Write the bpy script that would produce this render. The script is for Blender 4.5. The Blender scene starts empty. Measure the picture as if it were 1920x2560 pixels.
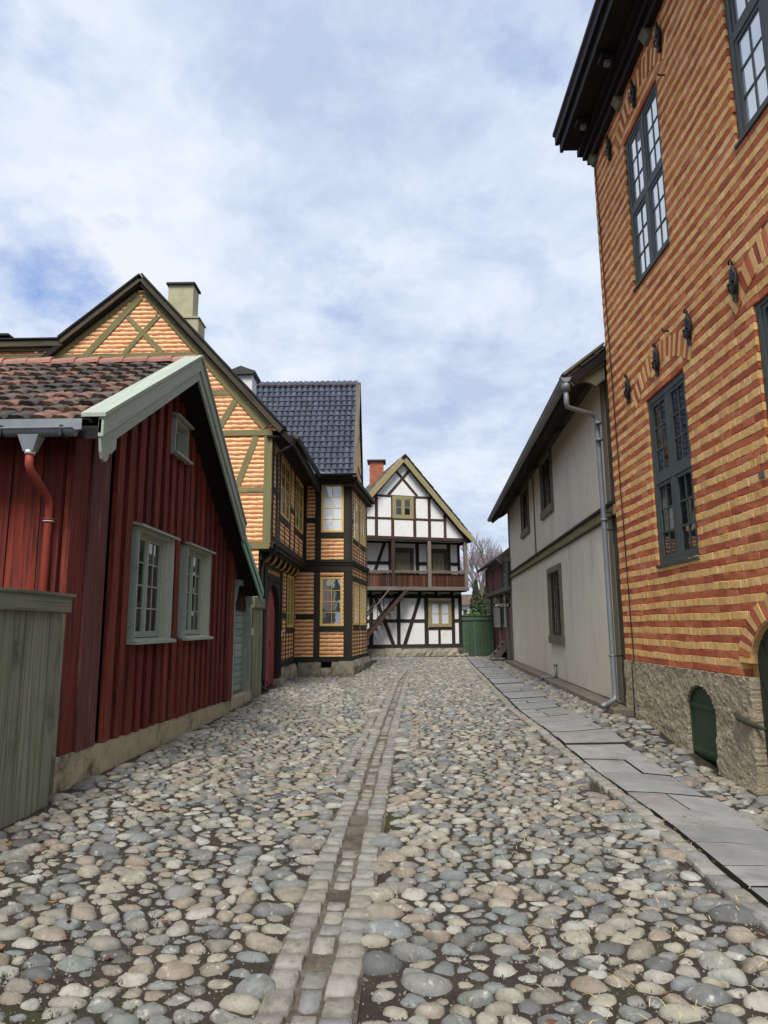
import bpy, math, random
import numpy as np
from mathutils import Vector, Matrix, noise
R = random.Random(11)
NR = np.random.RandomState(7)
rad = math.radians
sc = bpy.context.scene
COL = sc.collection

# ------------------------------------------------------------------ camera
PITCH, YAW, ROLL = math.atan(288/1700), math.atan(25/1700*math.cos(math.atan(288/1700))), rad(.4)
cp, sp, cy, sy = math.cos(PITCH), math.sin(PITCH), math.cos(YAW), math.sin(YAW)
fw = Vector((-sy*cp, cy*cp, sp)); r0 = Vector((cy, sy, 0)); u0 = r0.cross(fw)
rt = r0*math.cos(ROLL)-u0*math.sin(ROLL); up = u0*math.cos(ROLL)+r0*math.sin(ROLL)
EYE = Vector((0, 0, 1.6))
cam_d = bpy.data.cameras.new('camera'); cam = bpy.data.objects.new('camera', cam_d); COL.objects.link(cam)
cam.matrix_world = Matrix((rt, up, -fw)).transposed().to_4x4(); cam.location = EYE
cam_d.sensor_fit = 'VERTICAL'; cam_d.sensor_height = 36; cam_d.lens = 36*1700/2560; cam_d.clip_end = 3000; cam_d.clip_start = .05
sc.camera = cam
# ------------------------------------------------------------------ world
SUN_EL, SUN_AZ = 57, 187          # azimuth clockwise from +Y: behind the camera, a little to the left
w = bpy.data.worlds.new('World'); sc.world = w; w.use_nodes = True
nt = w.node_tree; nt.nodes.clear()
def N(tree, typ, ins=None, **kw):
    n = tree.nodes.new(typ)
    for k, v in kw.items(): setattr(n, k, v)
    for k, v in (ins or {}).items():
        if hasattr(v, 'is_linked') or isinstance(v, bpy.types.NodeSocket): tree.links.new(v, n.inputs[k])
        else: n.inputs[k].default_value = v
    return n
def ramp(tree, fac, stops, interp='LINEAR'):
    n = tree.nodes.new('ShaderNodeValToRGB'); e = n.color_ramp; e.interpolation = interp
    while len(e.elements) < len(stops): e.elements.new(.5)
    for el, (p, c) in zip(e.elements, stops): el.position = p; el.color = (*c, 1) if len(c) == 3 else c
    tree.links.new(fac, n.inputs[0]); return n
sky = N(nt, 'ShaderNodeTexSky', sky_type='NISHITA', sun_disc=False, sun_elevation=rad(SUN_EL), sun_rotation=rad(SUN_AZ))
tc = N(nt, 'ShaderNodeTexCoord')
sep = N(nt, 'ShaderNodeSeparateXYZ', {0: tc.outputs['Generated']})
zz = N(nt, 'ShaderNodeMath', {0: sep.outputs[2], 1: 0.0}, operation='MAXIMUM')
za = N(nt, 'ShaderNodeMath', {0: zz.outputs[0], 1: .32}, operation='ADD')
px = N(nt, 'ShaderNodeMath', {0: sep.outputs[0], 1: za.outputs[0]}, operation='DIVIDE')
py = N(nt, 'ShaderNodeMath', {0: sep.outputs[1], 1: za.outputs[0]}, operation='DIVIDE')
pv = N(nt, 'ShaderNodeCombineXYZ', {0: px.outputs[0], 1: py.outputs[0], 2: 2.7})
n1 = N(nt, 'ShaderNodeTexNoise', {'Vector': pv.outputs[0], 'Scale': 2.6, 'Detail': 12, 'Roughness': .62, 'Distortion': .15})
n2 = N(nt, 'ShaderNodeTexNoise', {'Vector': pv.outputs[0], 'Scale': 5.0, 'Detail': 12, 'Roughness': .62, 'Distortion': .2})
n3 = N(nt, 'ShaderNodeTexNoise', {'Vector': pv.outputs[0], 'Scale': .8, 'Detail': 3, 'Roughness': .5})
# more open sky to the left of the street
lx = N(nt, 'ShaderNodeMath', {0: px.outputs[0], 1: .12}, operation='MULTIPLY')
cv = N(nt, 'ShaderNodeMath', {0: n1.outputs[0], 1: lx.outputs[0]}, operation='ADD')
cover = ramp(nt, cv.outputs[0], [(.25, (0, 0, 0)), (.35, (.62, .62, .62)), (.44, (1, 1, 1))])
cl = N(nt, 'ShaderNodeMath', {0: n2.outputs[0], 1: n3.outputs[0]}, operation='ADD')
cl2 = N(nt, 'ShaderNodeMath', {0: cl.outputs[0], 1: .5}, operation='MULTIPLY')
cloud = ramp(nt, cl2.outputs[0], [(.40, (2.85, 3.35, 4.4)), (.47, (3.45, 3.95, 4.9)), (.53, (4.05, 4.5, 5.25)), (.60, (4.65, 4.95, 5.45))])
blue = N(nt, 'ShaderNodeMix', {0: .7, 6: sky.outputs[0], 7: (1.5, 2.3, 4.5, 1)}, data_type='RGBA')
mixs = N(nt, 'ShaderNodeMix', {0: cover.outputs[0], 6: blue.outputs[2], 7: cloud.outputs[0]}, data_type='RGBA')
bg = N(nt, 'ShaderNodeBackground', {'Color': mixs.outputs[2], 'Strength': .1})
out = N(nt, 'ShaderNodeOutputWorld', {'Surface': bg.outputs[0]})
sun_d = bpy.data.lights.new('sun', 'SUN'); sun_d.energy = 2.6; sun_d.angle = rad(24); sun_d.color = (1, .965, .91)
sun = bpy.data.objects.new('sun', sun_d); COL.objects.link(sun)
sd = Vector((math.sin(rad(SUN_AZ))*math.cos(rad(SUN_EL)), math.cos(rad(SUN_AZ))*math.cos(rad(SUN_EL)), math.sin(rad(SUN_EL))))
sun.rotation_euler = sd.to_track_quat('Z', 'Y').to_euler()
vs = sc.view_settings; sc.display_settings.display_device = 'sRGB'; vs.view_transform = 'Standard'; vs.look = 'None'; vs.gamma = 1; vs.use_curve_mapping = False
vs.exposure = .9
sc.cycles.max_bounces = 6; sc.cycles.diffuse_bounces = 3; sc.cycles.glossy_bounces = 3; sc.cycles.transparent_max_bounces = 8

# ------------------------------------------------------------------ helpers
def S(r, g, b):
    f = lambda c: (c/255/12.92) if c <= 10 else ((c/255+.055)/1.055)**2.4
    return (f(r), f(g), f(b))
MATS = {}
def mat(name, cols, var=.22, scale=5, rough=.8, bump=.25, bscale=45, grain=None, worn=None, spec=.3, metal=0, interp='LINEAR', bdist=.01, coat=0, stretch=None):
    """cols: colours picked per piece; grain=(along, across): stretched along the piece's UV; worn: [(colour, scale, lo, hi)]"""
    m = bpy.data.materials.new(name); m.use_nodes = True; t = m.node_tree; t.nodes.clear()
    oi = N(t, 'ShaderNodeObjectInfo'); at = N(t, 'ShaderNodeAttribute', attribute_name='rnd')
    ad = N(t, 'ShaderNodeMath', {0: oi.outputs['Random'], 1: at.outputs['Fac']}, operation='ADD')
    rn = N(t, 'ShaderNodeMath', {0: ad.outputs[0]}, operation='FRACT')
    off = N(t, 'ShaderNodeMath', {0: rn.outputs[0], 1: 37.0}, operation='MULTIPLY')
    c = N(t, 'ShaderNodeTexCoord')
    obv = N(t, 'ShaderNodeVectorMath', {0: c.outputs['Object'], 1: (0, 0, 0)}, operation='ADD'); t.links.new(off.outputs[0], obv.inputs[1])
    if stretch: obv = N(t, 'ShaderNodeVectorMath', {0: obv.outputs[0], 1: stretch}, operation='MULTIPLY')
    if grain:
        mp = N(t, 'ShaderNodeMapping', {'Vector': c.outputs['UV'], 'Scale': (grain[0], grain[1], 1)})
        cb = N(t, 'ShaderNodeCombineXYZ', {2: off.outputs[0]})
        vv = N(t, 'ShaderNodeVectorMath', {0: mp.outputs[0], 1: cb.outputs[0]}, operation='ADD').outputs[0]
        sc1, sc2 = 1.0, 3.0
    else:
        vv = obv.outputs[0]; sc1, sc2 = scale, bscale
    if len(cols) == 1: base = N(t, 'ShaderNodeRGB'); base.outputs[0].default_value = (*cols[0], 1); base = base.outputs[0]
    else:
        k = len(cols); base = ramp(t, rn.outputs[0], [(i/(k if interp == 'CONSTANT' else k-1), q) for i, q in enumerate(cols)], interp).outputs[0]
    na = N(t, 'ShaderNodeTexNoise', {'Vector': vv, 'Scale': sc1, 'Detail': 6, 'Roughness': .65})
    nb = N(t, 'ShaderNodeTexNoise', {'Vector': vv, 'Scale': sc2, 'Detail': 5, 'Roughness': .6})
    mr = N(t, 'ShaderNodeMapRange', {0: na.outputs[0], 1: .3, 2: .7, 3: 1-var, 4: 1+var})
    hs = N(t, 'ShaderNodeHueSaturation', {'Value': mr.outputs[0], 'Color': base})
    colr = hs.outputs[0]
    for (wc, ws, lo, hi) in (worn or []):
        src = vv if (grain and ws < 0) else obv.outputs[0]
        nw = N(t, 'ShaderNodeTexNoise', {'Vector': src, 'Scale': abs(ws), 'Detail': 7, 'Roughness': .68})
        m2 = N(t, 'ShaderNodeMapRange', {0: nw.outputs[0], 1: lo, 2: hi, 3: 0, 4: 1})
        colr = N(t, 'ShaderNodeMix', {0: m2.outputs[0], 6: colr, 7: (*wc, 1)}, data_type='RGBA').outputs[2]
    b = N(t, 'ShaderNodeBump', {'Strength': bump, 'Distance': bdist, 'Height': nb.outputs[0]})
    p = N(t, 'ShaderNodeBsdfPrincipled', {'Base Color': colr, 'Roughness': rough, 'Metallic': metal, 'Specular IOR Level': spec, 'Normal': b.outputs[0], 'Coat Weight': coat})
    N(t, 'ShaderNodeOutputMaterial', {0: p.outputs[0]})
    MATS[name] = m; return m
def glass(name, refl, tint, clear=0.0, rough=.02):
    m = bpy.data.materials.new(name); m.use_nodes = True; t = m.node_tree; t.nodes.clear()
    oi = N(t, 'ShaderNodeObjectInfo'); c = N(t, 'ShaderNodeTexCoord')
    v = N(t, 'ShaderNodeVectorMath', {0: c.outputs['Object'], 1: oi.outputs['Random']}, operation='ADD')
    nz = N(t, 'ShaderNodeTexNoise', {'Vector': v.outputs[0], 'Scale': 2.5, 'Detail': 2})
    bp = N(t, 'ShaderNodeBump', {'Strength': .12, 'Distance': .02, 'Height': nz.outputs[0]})
    g = N(t, 'ShaderNodeBsdfGlossy', {'Color': (.93, .96, .97, 1), 'Roughness': rough, 'Normal': bp.outputs[0]})
    lw = N(t, 'ShaderNodeFresnel', {'IOR': 1.5, 'Normal': bp.outputs[0]})
    fr = N(t, 'ShaderNodeMath', {0: lw.outputs[0], 1: refl}, operation='ADD'); fr.use_clamp = True
    d = N(t, 'ShaderNodeBsdfDiffuse', {'Color': (*tint, 1)})
    tr = N(t, 'ShaderNodeBsdfTransparent', {'Color': (.9, .94, .93, 1)})
    back = N(t, 'ShaderNodeMixShader', {0: clear, 1: d.outputs[0], 2: tr.outputs[0]})
    x = N(t, 'ShaderNodeMixShader', {0: fr.outputs[0], 1: back.outputs[0], 2: g.outputs[0]})
    N(t, 'ShaderNodeOutputMaterial', {0: x.outputs[0]})
    MATS[name] = m
class Fr:
    """a wall's own frame: a along the wall, b up, c out of the wall"""
    def __init__(s, o, u, n, v=(0, 0, 1)):
        s.o = Vector(o); s.u = Vector(u).normalized(); s.v = Vector(v).normalized(); s.n = Vector(n).normalized()
    def P(s, a, b, c=0): return s.o+s.u*a+s.v*b+s.n*c
    def M(s, a, b, c=0):
        m = Matrix((s.u, s.v, s.n)).transposed().to_4x4(); m.translation = s.P(a, b, c); return m
def root(o):
    while o.parent: o = o.parent
    return o
def thing(name, label, cat, loc=(0, 0, 0), group=None, kind=None):
    o = bpy.data.objects.new(name, None); o.empty_display_size = .3; COL.objects.link(o); o.location = loc
    tag(o, label, cat, group, kind); return o
def tag(o, label=None, cat=None, group=None, kind=None):
    for k, v in (('label', label), ('category', cat), ('group', group), ('kind', kind)):
        if v: o[k] = v
    return o
def inst(name, me, M, parent):
    o = bpy.data.objects.new(name, me); COL.objects.link(o); o.parent = parent
    o.matrix_basis = Matrix.Translation(-root(parent).location) @ M; return o
class MB:
    def __init__(s): s.v = []; s.f = []; s.uv = []; s.mi = []; s.rn = []; s.g = None; s.m = 0; s.r = 0.0
    def face(s, pts, uv=None):
        i = len(s.v); s.v += [tuple(p) for p in pts]; s.f.append(tuple(range(i, i+len(pts)))); s._at(pts, uv)
    def _at(s, pts, uv):
        if uv is None:
            if s.g is not None: d = s.g
            else:
                e = max(((Vector(pts[k])-Vector(pts[k-1])) for k in range(len(pts))), key=lambda q: q.length_squared); d = e.normalized() if e.length > 1e-9 else Vector((1, 0, 0))
            P = [Vector(p) for p in pts]; nn = (P[1]-P[0]).cross(P[2]-P[0])
            if nn.length < 1e-12 and len(P) > 3: nn = (P[2]-P[0]).cross(P[3]-P[0])
            t = nn.normalized().cross(d)
            if t.length < .2: t = nn.normalized().orthogonal()
            uv = [(p.dot(d), p.dot(t)) for p in P]
        s.uv += uv; s.mi.append(s.m); s.rn.append(s.r)
    def idx(s, vs, ids, uv=None):        # faces over shared vertices
        s.f.append(tuple(ids)); s._at([s.v[i] for i in ids], uv)
    def add(s, p): s.v.append(tuple(p)); return len(s.v)-1
    def hexa(s, q):                      # q: 4 front + 4 back
        for k in ((0, 1, 2, 3), (7, 6, 5, 4), (0, 4, 5, 1), (1, 5, 6, 2), (2, 6, 7, 3), (3, 7, 4, 0)): s.face([q[i] for i in k])
    def box(s, F, a0, a1, b0, b1, c0, c1):
        s.hexa([F.P(a0, b0, c1), F.P(a1, b0, c1), F.P(a1, b1, c1), F.P(a0, b1, c1), F.P(a0, b0, c0), F.P(a1, b0, c0), F.P(a1, b1, c0), F.P(a0, b1, c0)]); return s
    def prism(s, F, pts, c0, c1):
        n = len(pts); fr = [F.P(a, b, c1) for a, b in pts]; bk = [F.P(a, b, c0) for a, b in pts]
        s.face(fr); s.face(bk[::-1])
        for i in range(n): j = (i+1) % n; s.face([fr[i], bk[i], bk[j], fr[j]])
        return s
    def beam(s, F, p, q, w, c0, c1, jit=.005, ch=.008):   # a hewn timber lying on a wall
        d = Vector((q[0]-p[0], q[1]-p[1])); L = d.length; d /= L; t = Vector((-d[1], d[0]))
        n = max(1, int(L/.4)); s.g = (F.u*d[0]+F.v*d[1])
        rings = []
        for i in range(n+1):
            x = p[0]+d[0]*L*i/n; y = p[1]+d[1]*L*i/n; j = lambda: R.uniform(-jit, jit)
            h = w/2; sec = [(-h+j(), c0), (-h+j(), c1-ch+j()*.3), (-h+ch, c1+j()*.3), (h-ch, c1+j()*.3), (h+j(), c1-ch+j()*.3), (h+j(), c0)]
            rings.append([F.P(x+t[0]*e, y+t[1]*e, c) for e, c in sec])
        for i in range(n):
            for k in range(5): s.face([rings[i][k], rings[i+1][k], rings[i+1][k+1], rings[i][k+1]])
        s.face(rings[0]); s.face(rings[-1][::-1]); s.g = None; return s
    def tube(s, path, r, seg=10, cap=True):
        P = [Vector(p) for p in path]; rings = []; n0 = None
        rr = r if isinstance(r, (list, tuple)) else [r]*len(P)
        for i, p in enumerate(P):
            d = ((P[min(i+1, len(P)-1)]-p).normalized()+(p-P[max(i-1, 0)]).normalized())
            d = d.normalized() if d.length > 1e-6 else Vector((0, 0, 1))
            n0 = d.orthogonal().normalized() if n0 is None else (n0-d*n0.dot(d)).normalized()
            b = d.cross(n0); rings.append([s.add(p+(n0*math.cos(2*math.pi*k/seg)+b*math.sin(2*math.pi*k/seg))*rr[i]) for k in range(seg)])
        for i in range(len(P)-1):
            for k in range(seg): s.idx(None, (rings[i][k], rings[i][(k+1) % seg], rings[i+1][(k+1) % seg], rings[i+1][k]))
        if cap: s.idx(None, rings[0][::-1]); s.idx(None, rings[-1])
        return s
    def mesh(s, name, mats, org=Vector((0, 0, 0)), smooth=False):
        me = bpy.data.meshes.new(name)
        me.from_pydata([(p[0]-org[0], p[1]-org[1], p[2]-org[2]) for p in s.v], [], s.f)
        uvl = me.uv_layers.new(name='UVMap'); uvl.data.foreach_set('uv', np.array(s.uv, 'f').ravel())
        at = me.attributes.new('rnd', 'FLOAT', 'FACE'); at.data.foreach_set('value', np.array(s.rn, 'f'))
        me.polygons.foreach_set('material_index', np.array(s.mi, 'i'))
        if smooth: me.polygons.foreach_set('use_smooth', np.ones(len(s.f), bool))
        for m in (mats if isinstance(mats, (list, tuple)) else [mats]): me.materials.append(MATS[m])
        me.update(); return me
    def build(s, name, mats, parent=None, smooth=False):
        org = root(parent).location if parent else Vector((0, 0, 0))
        o = bpy.data.objects.new(name, s.mesh(name, mats, org, smooth)); COL.objects.link(o)
        if parent: o.parent = parent
        return o
def part_box(name, parent, m, F, *a): return MB().box(F, *a).build(name, m, parent)
def part_beam(name, parent, m, F, p, q, w, c0, c1, **k): return MB().beam(F, p, q, w, c0, c1, **k).build(name, m, parent)
W = Fr((0, 0, 0), (1, 0, 0), (0, -1, 0))     # world frame seen from the south: a = X, b = Z, c = -Y
def arr_mesh(name, V, Fq, rn, mats, smooth=True):
    me = bpy.data.meshes.new(name); V = np.asarray(V, 'f')
    n = len(V); me.vertices.add(n); me.vertices.foreach_set('co', V.ravel())
    sizes = np.array([len(f) for f in Fq], 'i'); me.loops.add(int(sizes.sum())); me.polygons.add(len(Fq))
    me.loops.foreach_set('vertex_index', np.concatenate([np.asarray(f, 'i') for f in Fq])); 
    me.polygons.foreach_set('loop_start', np.concatenate([[0], np.cumsum(sizes)[:-1]]).astype('i')); me.polygons.foreach_set('loop_total', sizes)
    at = me.attributes.new('rnd', 'FLOAT', 'FACE'); at.data.foreach_set('value', np.asarray(rn, 'f'))
    if smooth: me.polygons.foreach_set('use_smooth', np.ones(len(Fq), bool))
    for m in mats: me.materials.append(MATS[m])
    me.update(calc_edges=True); me.validate(); return me

# ------------------------------------------------------------------ materials
wet = S(62, 56, 44)
mat('soil', [S(58, 51, 42)], var=.4, scale=9, rough=.95, bump=.9, bscale=120, worn=[(S(60, 64, 34), 1.3, .54, .68), (S(44, 40, 34), 2.2, .5, .7), (S(98, 88, 72), 6, .6, .76)], bdist=.02)
mat('gravel', [S(112, 104, 90)], var=.4, scale=30, rough=.95, bump=1, bscale=160, worn=[(S(70, 64, 52), 3, .45, .65)], bdist=.02)
STONES = [S(123, 121, 111), S(104, 104, 101), S(134, 128, 113), S(96, 97, 94), S(146, 142, 131), S(116, 112, 102), S(126, 114, 100), S(108, 111, 105), S(137, 132, 117), S(87, 87, 85), S(142, 141, 132), S(121, 113, 100), S(108, 111, 109), S(130, 126, 116), S(114, 113, 107), S(128, 119, 106)]
mat('cobble', STONES, var=.24, scale=12, rough=.66, bump=.45, bscale=80, spec=.3, interp='CONSTANT', worn=[(S(184, 180, 168), 18, .58, .74), (S(78, 76, 70), 26, .58, .72), (S(84, 78, 62), 5, .56, .74), (S(92, 90, 62), 3, .64, .8)])
mat('sett', [S(128, 125, 116), S(138, 134, 125), S(118, 118, 115), S(132, 125, 113), S(112, 110, 103)], var=.22, scale=14, rough=.75, bump=.6, bscale=90, worn=[(S(92, 86, 75), 9, .52, .7), (S(70, 64, 55), 24, .62, .74)])
mat('slab', [S(122, 123, 122), S(132, 131, 128), S(114, 115, 115), S(126, 123, 117)], var=.14, scale=4, rough=.68, bump=.25, bscale=40, worn=[(S(102, 100, 93), 3, .53, .72), (S(146, 144, 137), 9, .6, .75), (S(88, 86, 79), 14, .62, .74)])
mat('red_board', [S(118, 47, 33), S(104, 40, 29), S(130, 58, 42), S(92, 35, 26)], var=.36, grain=(.9, 22), rough=.88, bump=.5, worn=[(S(54, 26, 22), -1.6, .47, .66), (S(150, 82, 66), -2.2, .66, .8)])
mat('red_board_old', [S(94, 54, 48), S(102, 64, 56)], var=.3, grain=(.9, 20), rough=.9, bump=.5, worn=[(S(140, 126, 116), -1.5, .55, .72), (S(92, 38, 30), -1, .5, .7)])
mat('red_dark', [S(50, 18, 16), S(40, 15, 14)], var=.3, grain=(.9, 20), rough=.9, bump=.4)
mat('red_paint', [S(138, 58, 44)], var=.12, scale=3, rough=.6, bump=.1)
mat('green_trim', [S(158, 165, 150), S(150, 159, 145)], var=.14, grain=(.8, 16), rough=.72, bump=.35, worn=[(S(112, 122, 104), -1.3, .58, .76), (S(96, 102, 92), 7, .62, .76)])
mat('green_bright', [S(128, 172, 150)], var=.1, grain=(.8, 14), rough=.6, bump=.2)
mat('fence_grey', [S(134, 135, 114), S(124, 126, 107), S(143, 143, 122)], var=.22, grain=(.6, 24), rough=.88, bump=.5, worn=[(S(86, 88, 64), -1.2, .48, .68), (S(112, 126, 70), 2.2, .56, .72), (S(62, 62, 48), 1.4, .54, .72)])
mat('door_grey', [S(150, 164, 160), S(136, 154, 152), S(160, 170, 164)], var=.16, grain=(1, 20), rough=.75, bump=.4, worn=[(S(112, 124, 122), -1.5, .55, .72)])
mat('concrete', [S(178, 166, 136)], var=.14, scale=5, rough=.9, bump=.35, bscale=40, worn=[(S(60, 54, 42), 1.7, .56, .72), (S(150, 140, 112), 8, .55, .7)])
mat('old_tile', [S(104, 76, 64), S(82, 70, 62), S(66, 60, 56), S(124, 90, 77), S(76, 68, 60), S(94, 78, 70), S(62, 58, 56), S(116, 84, 72), S(86, 74, 67)], var=.3, scale=10, rough=.85, bump=.5, bscale=60, interp='CONSTANT', worn=[(S(52, 48, 45), 7, .47, .64), (S(104, 101, 70), 10, .57, .72)])
mat('ridge_orange', [S(156, 110, 95), S(140, 98, 85), S(164, 120, 105)], var=.18, scale=7, rough=.85, bump=.3, worn=[(S(120, 84, 72), 6, .6, .75)])
mat('blue_tile', [S(52, 55, 67), S(60, 64, 77), S(45, 48, 59), S(68, 72, 86)], var=.18, scale=12, rough=.22, bump=.25, bscale=30, spec=.6, coat=.35)
mat('dark_tile', [S(62, 52, 54), S(74, 60, 60), S(52, 46, 50)], var=.2, scale=9, rough=.75, bump=.3)
mat('grey_tile', [S(122, 108, 96), S(138, 128, 112), S(104, 96, 86), S(146, 112, 94)], var=.25, scale=6, rough=.9, bump=.4, worn=[(S(150, 148, 132), 4, .55, .7)])
mat('yellow_course', [S(240, 202, 142), S(236, 194, 132), S(244, 208, 152), S(232, 188, 126)], var=.08, scale=5, rough=.85, bump=.5, bscale=28, worn=[(S(196, 146, 86), 11, .62, .76)])
mat('red_course', [S(178, 106, 80), S(168, 96, 72), S(186, 116, 90)], var=.1, scale=6, rough=.88, bump=.5, bscale=28, worn=[(S(190, 130, 92), 9, .66, .78)])
mat('brick_yellow', [S(232, 186, 120), S(228, 180, 112), S(236, 192, 130), S(224, 174, 108), S(236, 190, 124), S(226, 180, 116), S(218, 170, 110)], var=.13, scale=16, rough=.9, bump=.6, bscale=60, interp='CONSTANT', worn=[(S(168, 128, 76), 14, .6, .74), (S(196, 150, 96), 1.2, .56, .74), (S(232, 206, 158), 22, .64, .76)])
mat('brick_red', [S(192, 104, 68), S(184, 96, 62), S(200, 116, 78), S(176, 90, 62), S(194, 108, 72), S(166, 84, 62), S(202, 122, 86)], var=.15, scale=14, rough=.9, bump=.6, bscale=60, interp='CONSTANT', worn=[(S(204, 134, 84), 18, .63, .74), (S(104, 54, 42), 12, .62, .76)])
mat('mortar', [S(220, 176, 114)], var=.2, scale=20, rough=.95, bump=.5, bscale=90)
mat('mortar_red', [S(190, 114, 76)], var=.2, scale=20, rough=.95, bump=.5, bscale=90)
mat('harling', [S(176, 162, 136)], var=.22, scale=26, rough=.95, bump=1, bscale=60, worn=[(S(124, 110, 86), 14, .56, .72), (S(198, 184, 156), 15, .58, .72), (S(186, 186, 184), 1.6, .66, .74)], bdist=.03)
mat('olive', [S(124, 118, 80), S(114, 109, 74), S(132, 126, 88)], var=.2, grain=(1, 20), rough=.85, bump=.5, worn=[(S(92, 88, 52), -1.3, .54, .72), (S(150, 142, 96), -2, .64, .78)])
mat('olive_dark', [S(84, 76, 58), S(70, 66, 52)], var=.25, grain=(1, 20), rough=.85, bump=.5, worn=[(S(44, 42, 38), -1.2, .5, .7)])
mat('black_timber', [S(46, 44, 36), S(40, 38, 32), S(52, 48, 40)], var=.25, grain=(1, 18), rough=.8, bump=.4, worn=[(S(70, 66, 54), -2, .64, .8)])
mat('brown_timber', [S(66, 48, 42), S(58, 43, 38), S(74, 56, 47)], var=.3, grain=(1, 20), rough=.85, bump=.5, worn=[(S(52, 42, 38), -1.4, .54, .7), (S(120, 104, 88), -2, .66, .78)])
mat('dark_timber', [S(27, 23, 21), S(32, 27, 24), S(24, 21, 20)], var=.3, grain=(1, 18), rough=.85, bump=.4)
mat('weathered', [S(112, 104, 92), S(96, 86, 74), S(124, 116, 106)], var=.3, grain=(1, 22), rough=.88, bump=.5, worn=[(S(66, 54, 44), -1.3, .54, .7)])
mat('balcony_board', [S(92, 52, 34), S(66, 40, 30), S(118, 72, 42), S(54, 36, 30), S(78, 48, 34)], var=.35, grain=(1, 16), rough=.85, bump=.5, worn=[(S(48, 34, 30), -1, .46, .66)])
mat('yellow_paint', [S(222, 192, 118), S(214, 184, 110)], var=.1, grain=(1, 12), rough=.55, bump=.2, worn=[(S(176, 138, 56), -1.4, .62, .78)])
mat('mustard', [S(152, 140, 100), S(144, 132, 94)], var=.12, grain=(1, 14), rough=.65, bump=.25, worn=[(S(128, 112, 66), -1.3, .6, .76)])
mat('limewash', [S(226, 224, 220)], var=.06, scale=5, rough=.9, bump=.5, bscale=16, worn=[(S(202, 194, 174), 1.5, .6, .76)], bdist=.02)
mat('cream_plaster', [S(220, 212, 190)], var=.09, scale=2.2, rough=.92, bump=.2, bscale=26, worn=[(S(182, 174, 152), 1.1, .55, .75), (S(222, 218, 206), 2.6, .58, .76), (S(160, 154, 136), 4, .62, .8), (S(150, 144, 128), 9, .66, .8)], stretch=(1, 1, .3))
mat('chimney_cream', [S(168, 162, 132)], var=.14, scale=4, rough=.9, bump=.3, worn=[(S(142, 120, 84), 1.8, .58, .75)])
mat('chimney_white', [S(214, 216, 214)], var=.05, scale=4, rough=.9, bump=.2)
mat('stone_base', [S(150, 144, 126), S(136, 130, 114), S(160, 152, 134)], var=.22, scale=5, rough=.9, bump=.7, bscale=22, worn=[(S(108, 104, 80), 3, .54, .7), (S(178, 172, 156), 7, .6, .74)], bdist=.03)
mat('ledge_stone', [S(112, 102, 90)], var=.2, scale=5, rough=.9, bump=.5, bscale=30, worn=[(S(82, 76, 64), 3, .52, .7)])
mat('zinc', [S(138, 140, 142), S(128, 131, 134)], var=.14, scale=5, rough=.55, bump=.1, metal=.4, spec=.5, worn=[(S(112, 116, 120), 4, .56, .74)])
mat('black_metal', [S(34, 33, 34)], var=.2, scale=8, rough=.5, bump=.2, spec=.5)
mat('iron', [S(26, 22, 20)], var=.3, scale=20, rough=.6, bump=.4, spec=.4)
mat('cornice_dark', [S(28, 26, 28), S(33, 30, 31)], var=.2, grain=(1, 12), rough=.7, bump=.3)
mat('teal_frame', [S(76, 84, 80), S(70, 78, 76)], var=.14, grain=(1, 14), rough=.6, bump=.3, worn=[(S(56, 66, 70), -1.4, .56, .74)])
mat('hatch_green', [S(56, 76, 54)], var=.16, scale=4, rough=.6, bump=.2, worn=[(S(48, 68, 48), 3, .55, .72)])
mat('gate_green', [S(58, 62, 48), S(50, 56, 44)], var=.2, grain=(1, 14), rough=.7, bump=.3)
mat('fence_green', [S(64, 86, 66), S(58, 79, 60), S(70, 92, 71)], var=.14, grain=(.6, 14), rough=.75, bump=.3, worn=[(S(60, 92, 66), -1, .56, .74)])
mat('arch_red', [S(160, 80, 76), S(150, 72, 70), S(168, 90, 84)], var=.16, grain=(1, 16), rough=.75, bump=.4, worn=[(S(122, 56, 56), -1.5, .56, .72)])
mat('grey_olive', [S(118, 114, 92), S(110, 106, 86)], var=.16, grain=(1, 16), rough=.8, bump=.35, worn=[(S(86, 82, 66), -1.4, .56, .74)])
mat('moss_trim', [S(140, 132, 88)], var=.2, grain=(1, 14), rough=.85, bump=.4, worn=[(S(80, 74, 52), 9, .5, .66)])
mat('apo_red', [S(132, 76, 72), S(122, 68, 66), S(140, 86, 80)], var=.16, grain=(1, 16), rough=.8, bump=.35)
mat('apo_grey', [S(120, 118, 106), S(108, 106, 96)], var=.18, grain=(1, 16), rough=.8, bump=.4)
mat('shutter', [S(176, 178, 162)], var=.1, grain=(1, 14), rough=.75, bump=.3)
mat('gold', [S(204, 158, 66)], var=.15, scale=20, rough=.5, bump=.1)
mat('sign_black', [S(22, 22, 22)], var=.2, scale=10, rough=.6, bump=.2)
mat('sign_white', [S(226, 226, 222)], var=.08, scale=20, rough=.6, bump=.1)
mat('curtain', [S(236, 238, 240)], var=.08, scale=3, rough=.9, bump=.2)
mat('lace', [S(150, 148, 142)], var=.2, scale=10, rough=.9, bump=.3)
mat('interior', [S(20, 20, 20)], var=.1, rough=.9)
mat('plate_white', [S(214, 212, 204)], var=.05, rough=.5)
mat('bark', [S(104, 88, 80), S(118, 100, 90)], var=.25, scale=8, rough=.9, bump=.6)
mat('twig', [S(128, 116, 118), S(140, 128, 126)], var=.2, scale=3, rough=.9)
mat('leaf_dark', [S(44, 54, 32), S(54, 66, 38), S(38, 47, 30), S(64, 74, 44)], var=.25, scale=3, rough=.7)
mat('leaf_light', [S(96, 128, 56), S(112, 142, 66), S(78, 108, 48)], var=.25, scale=3, rough=.65)
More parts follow.
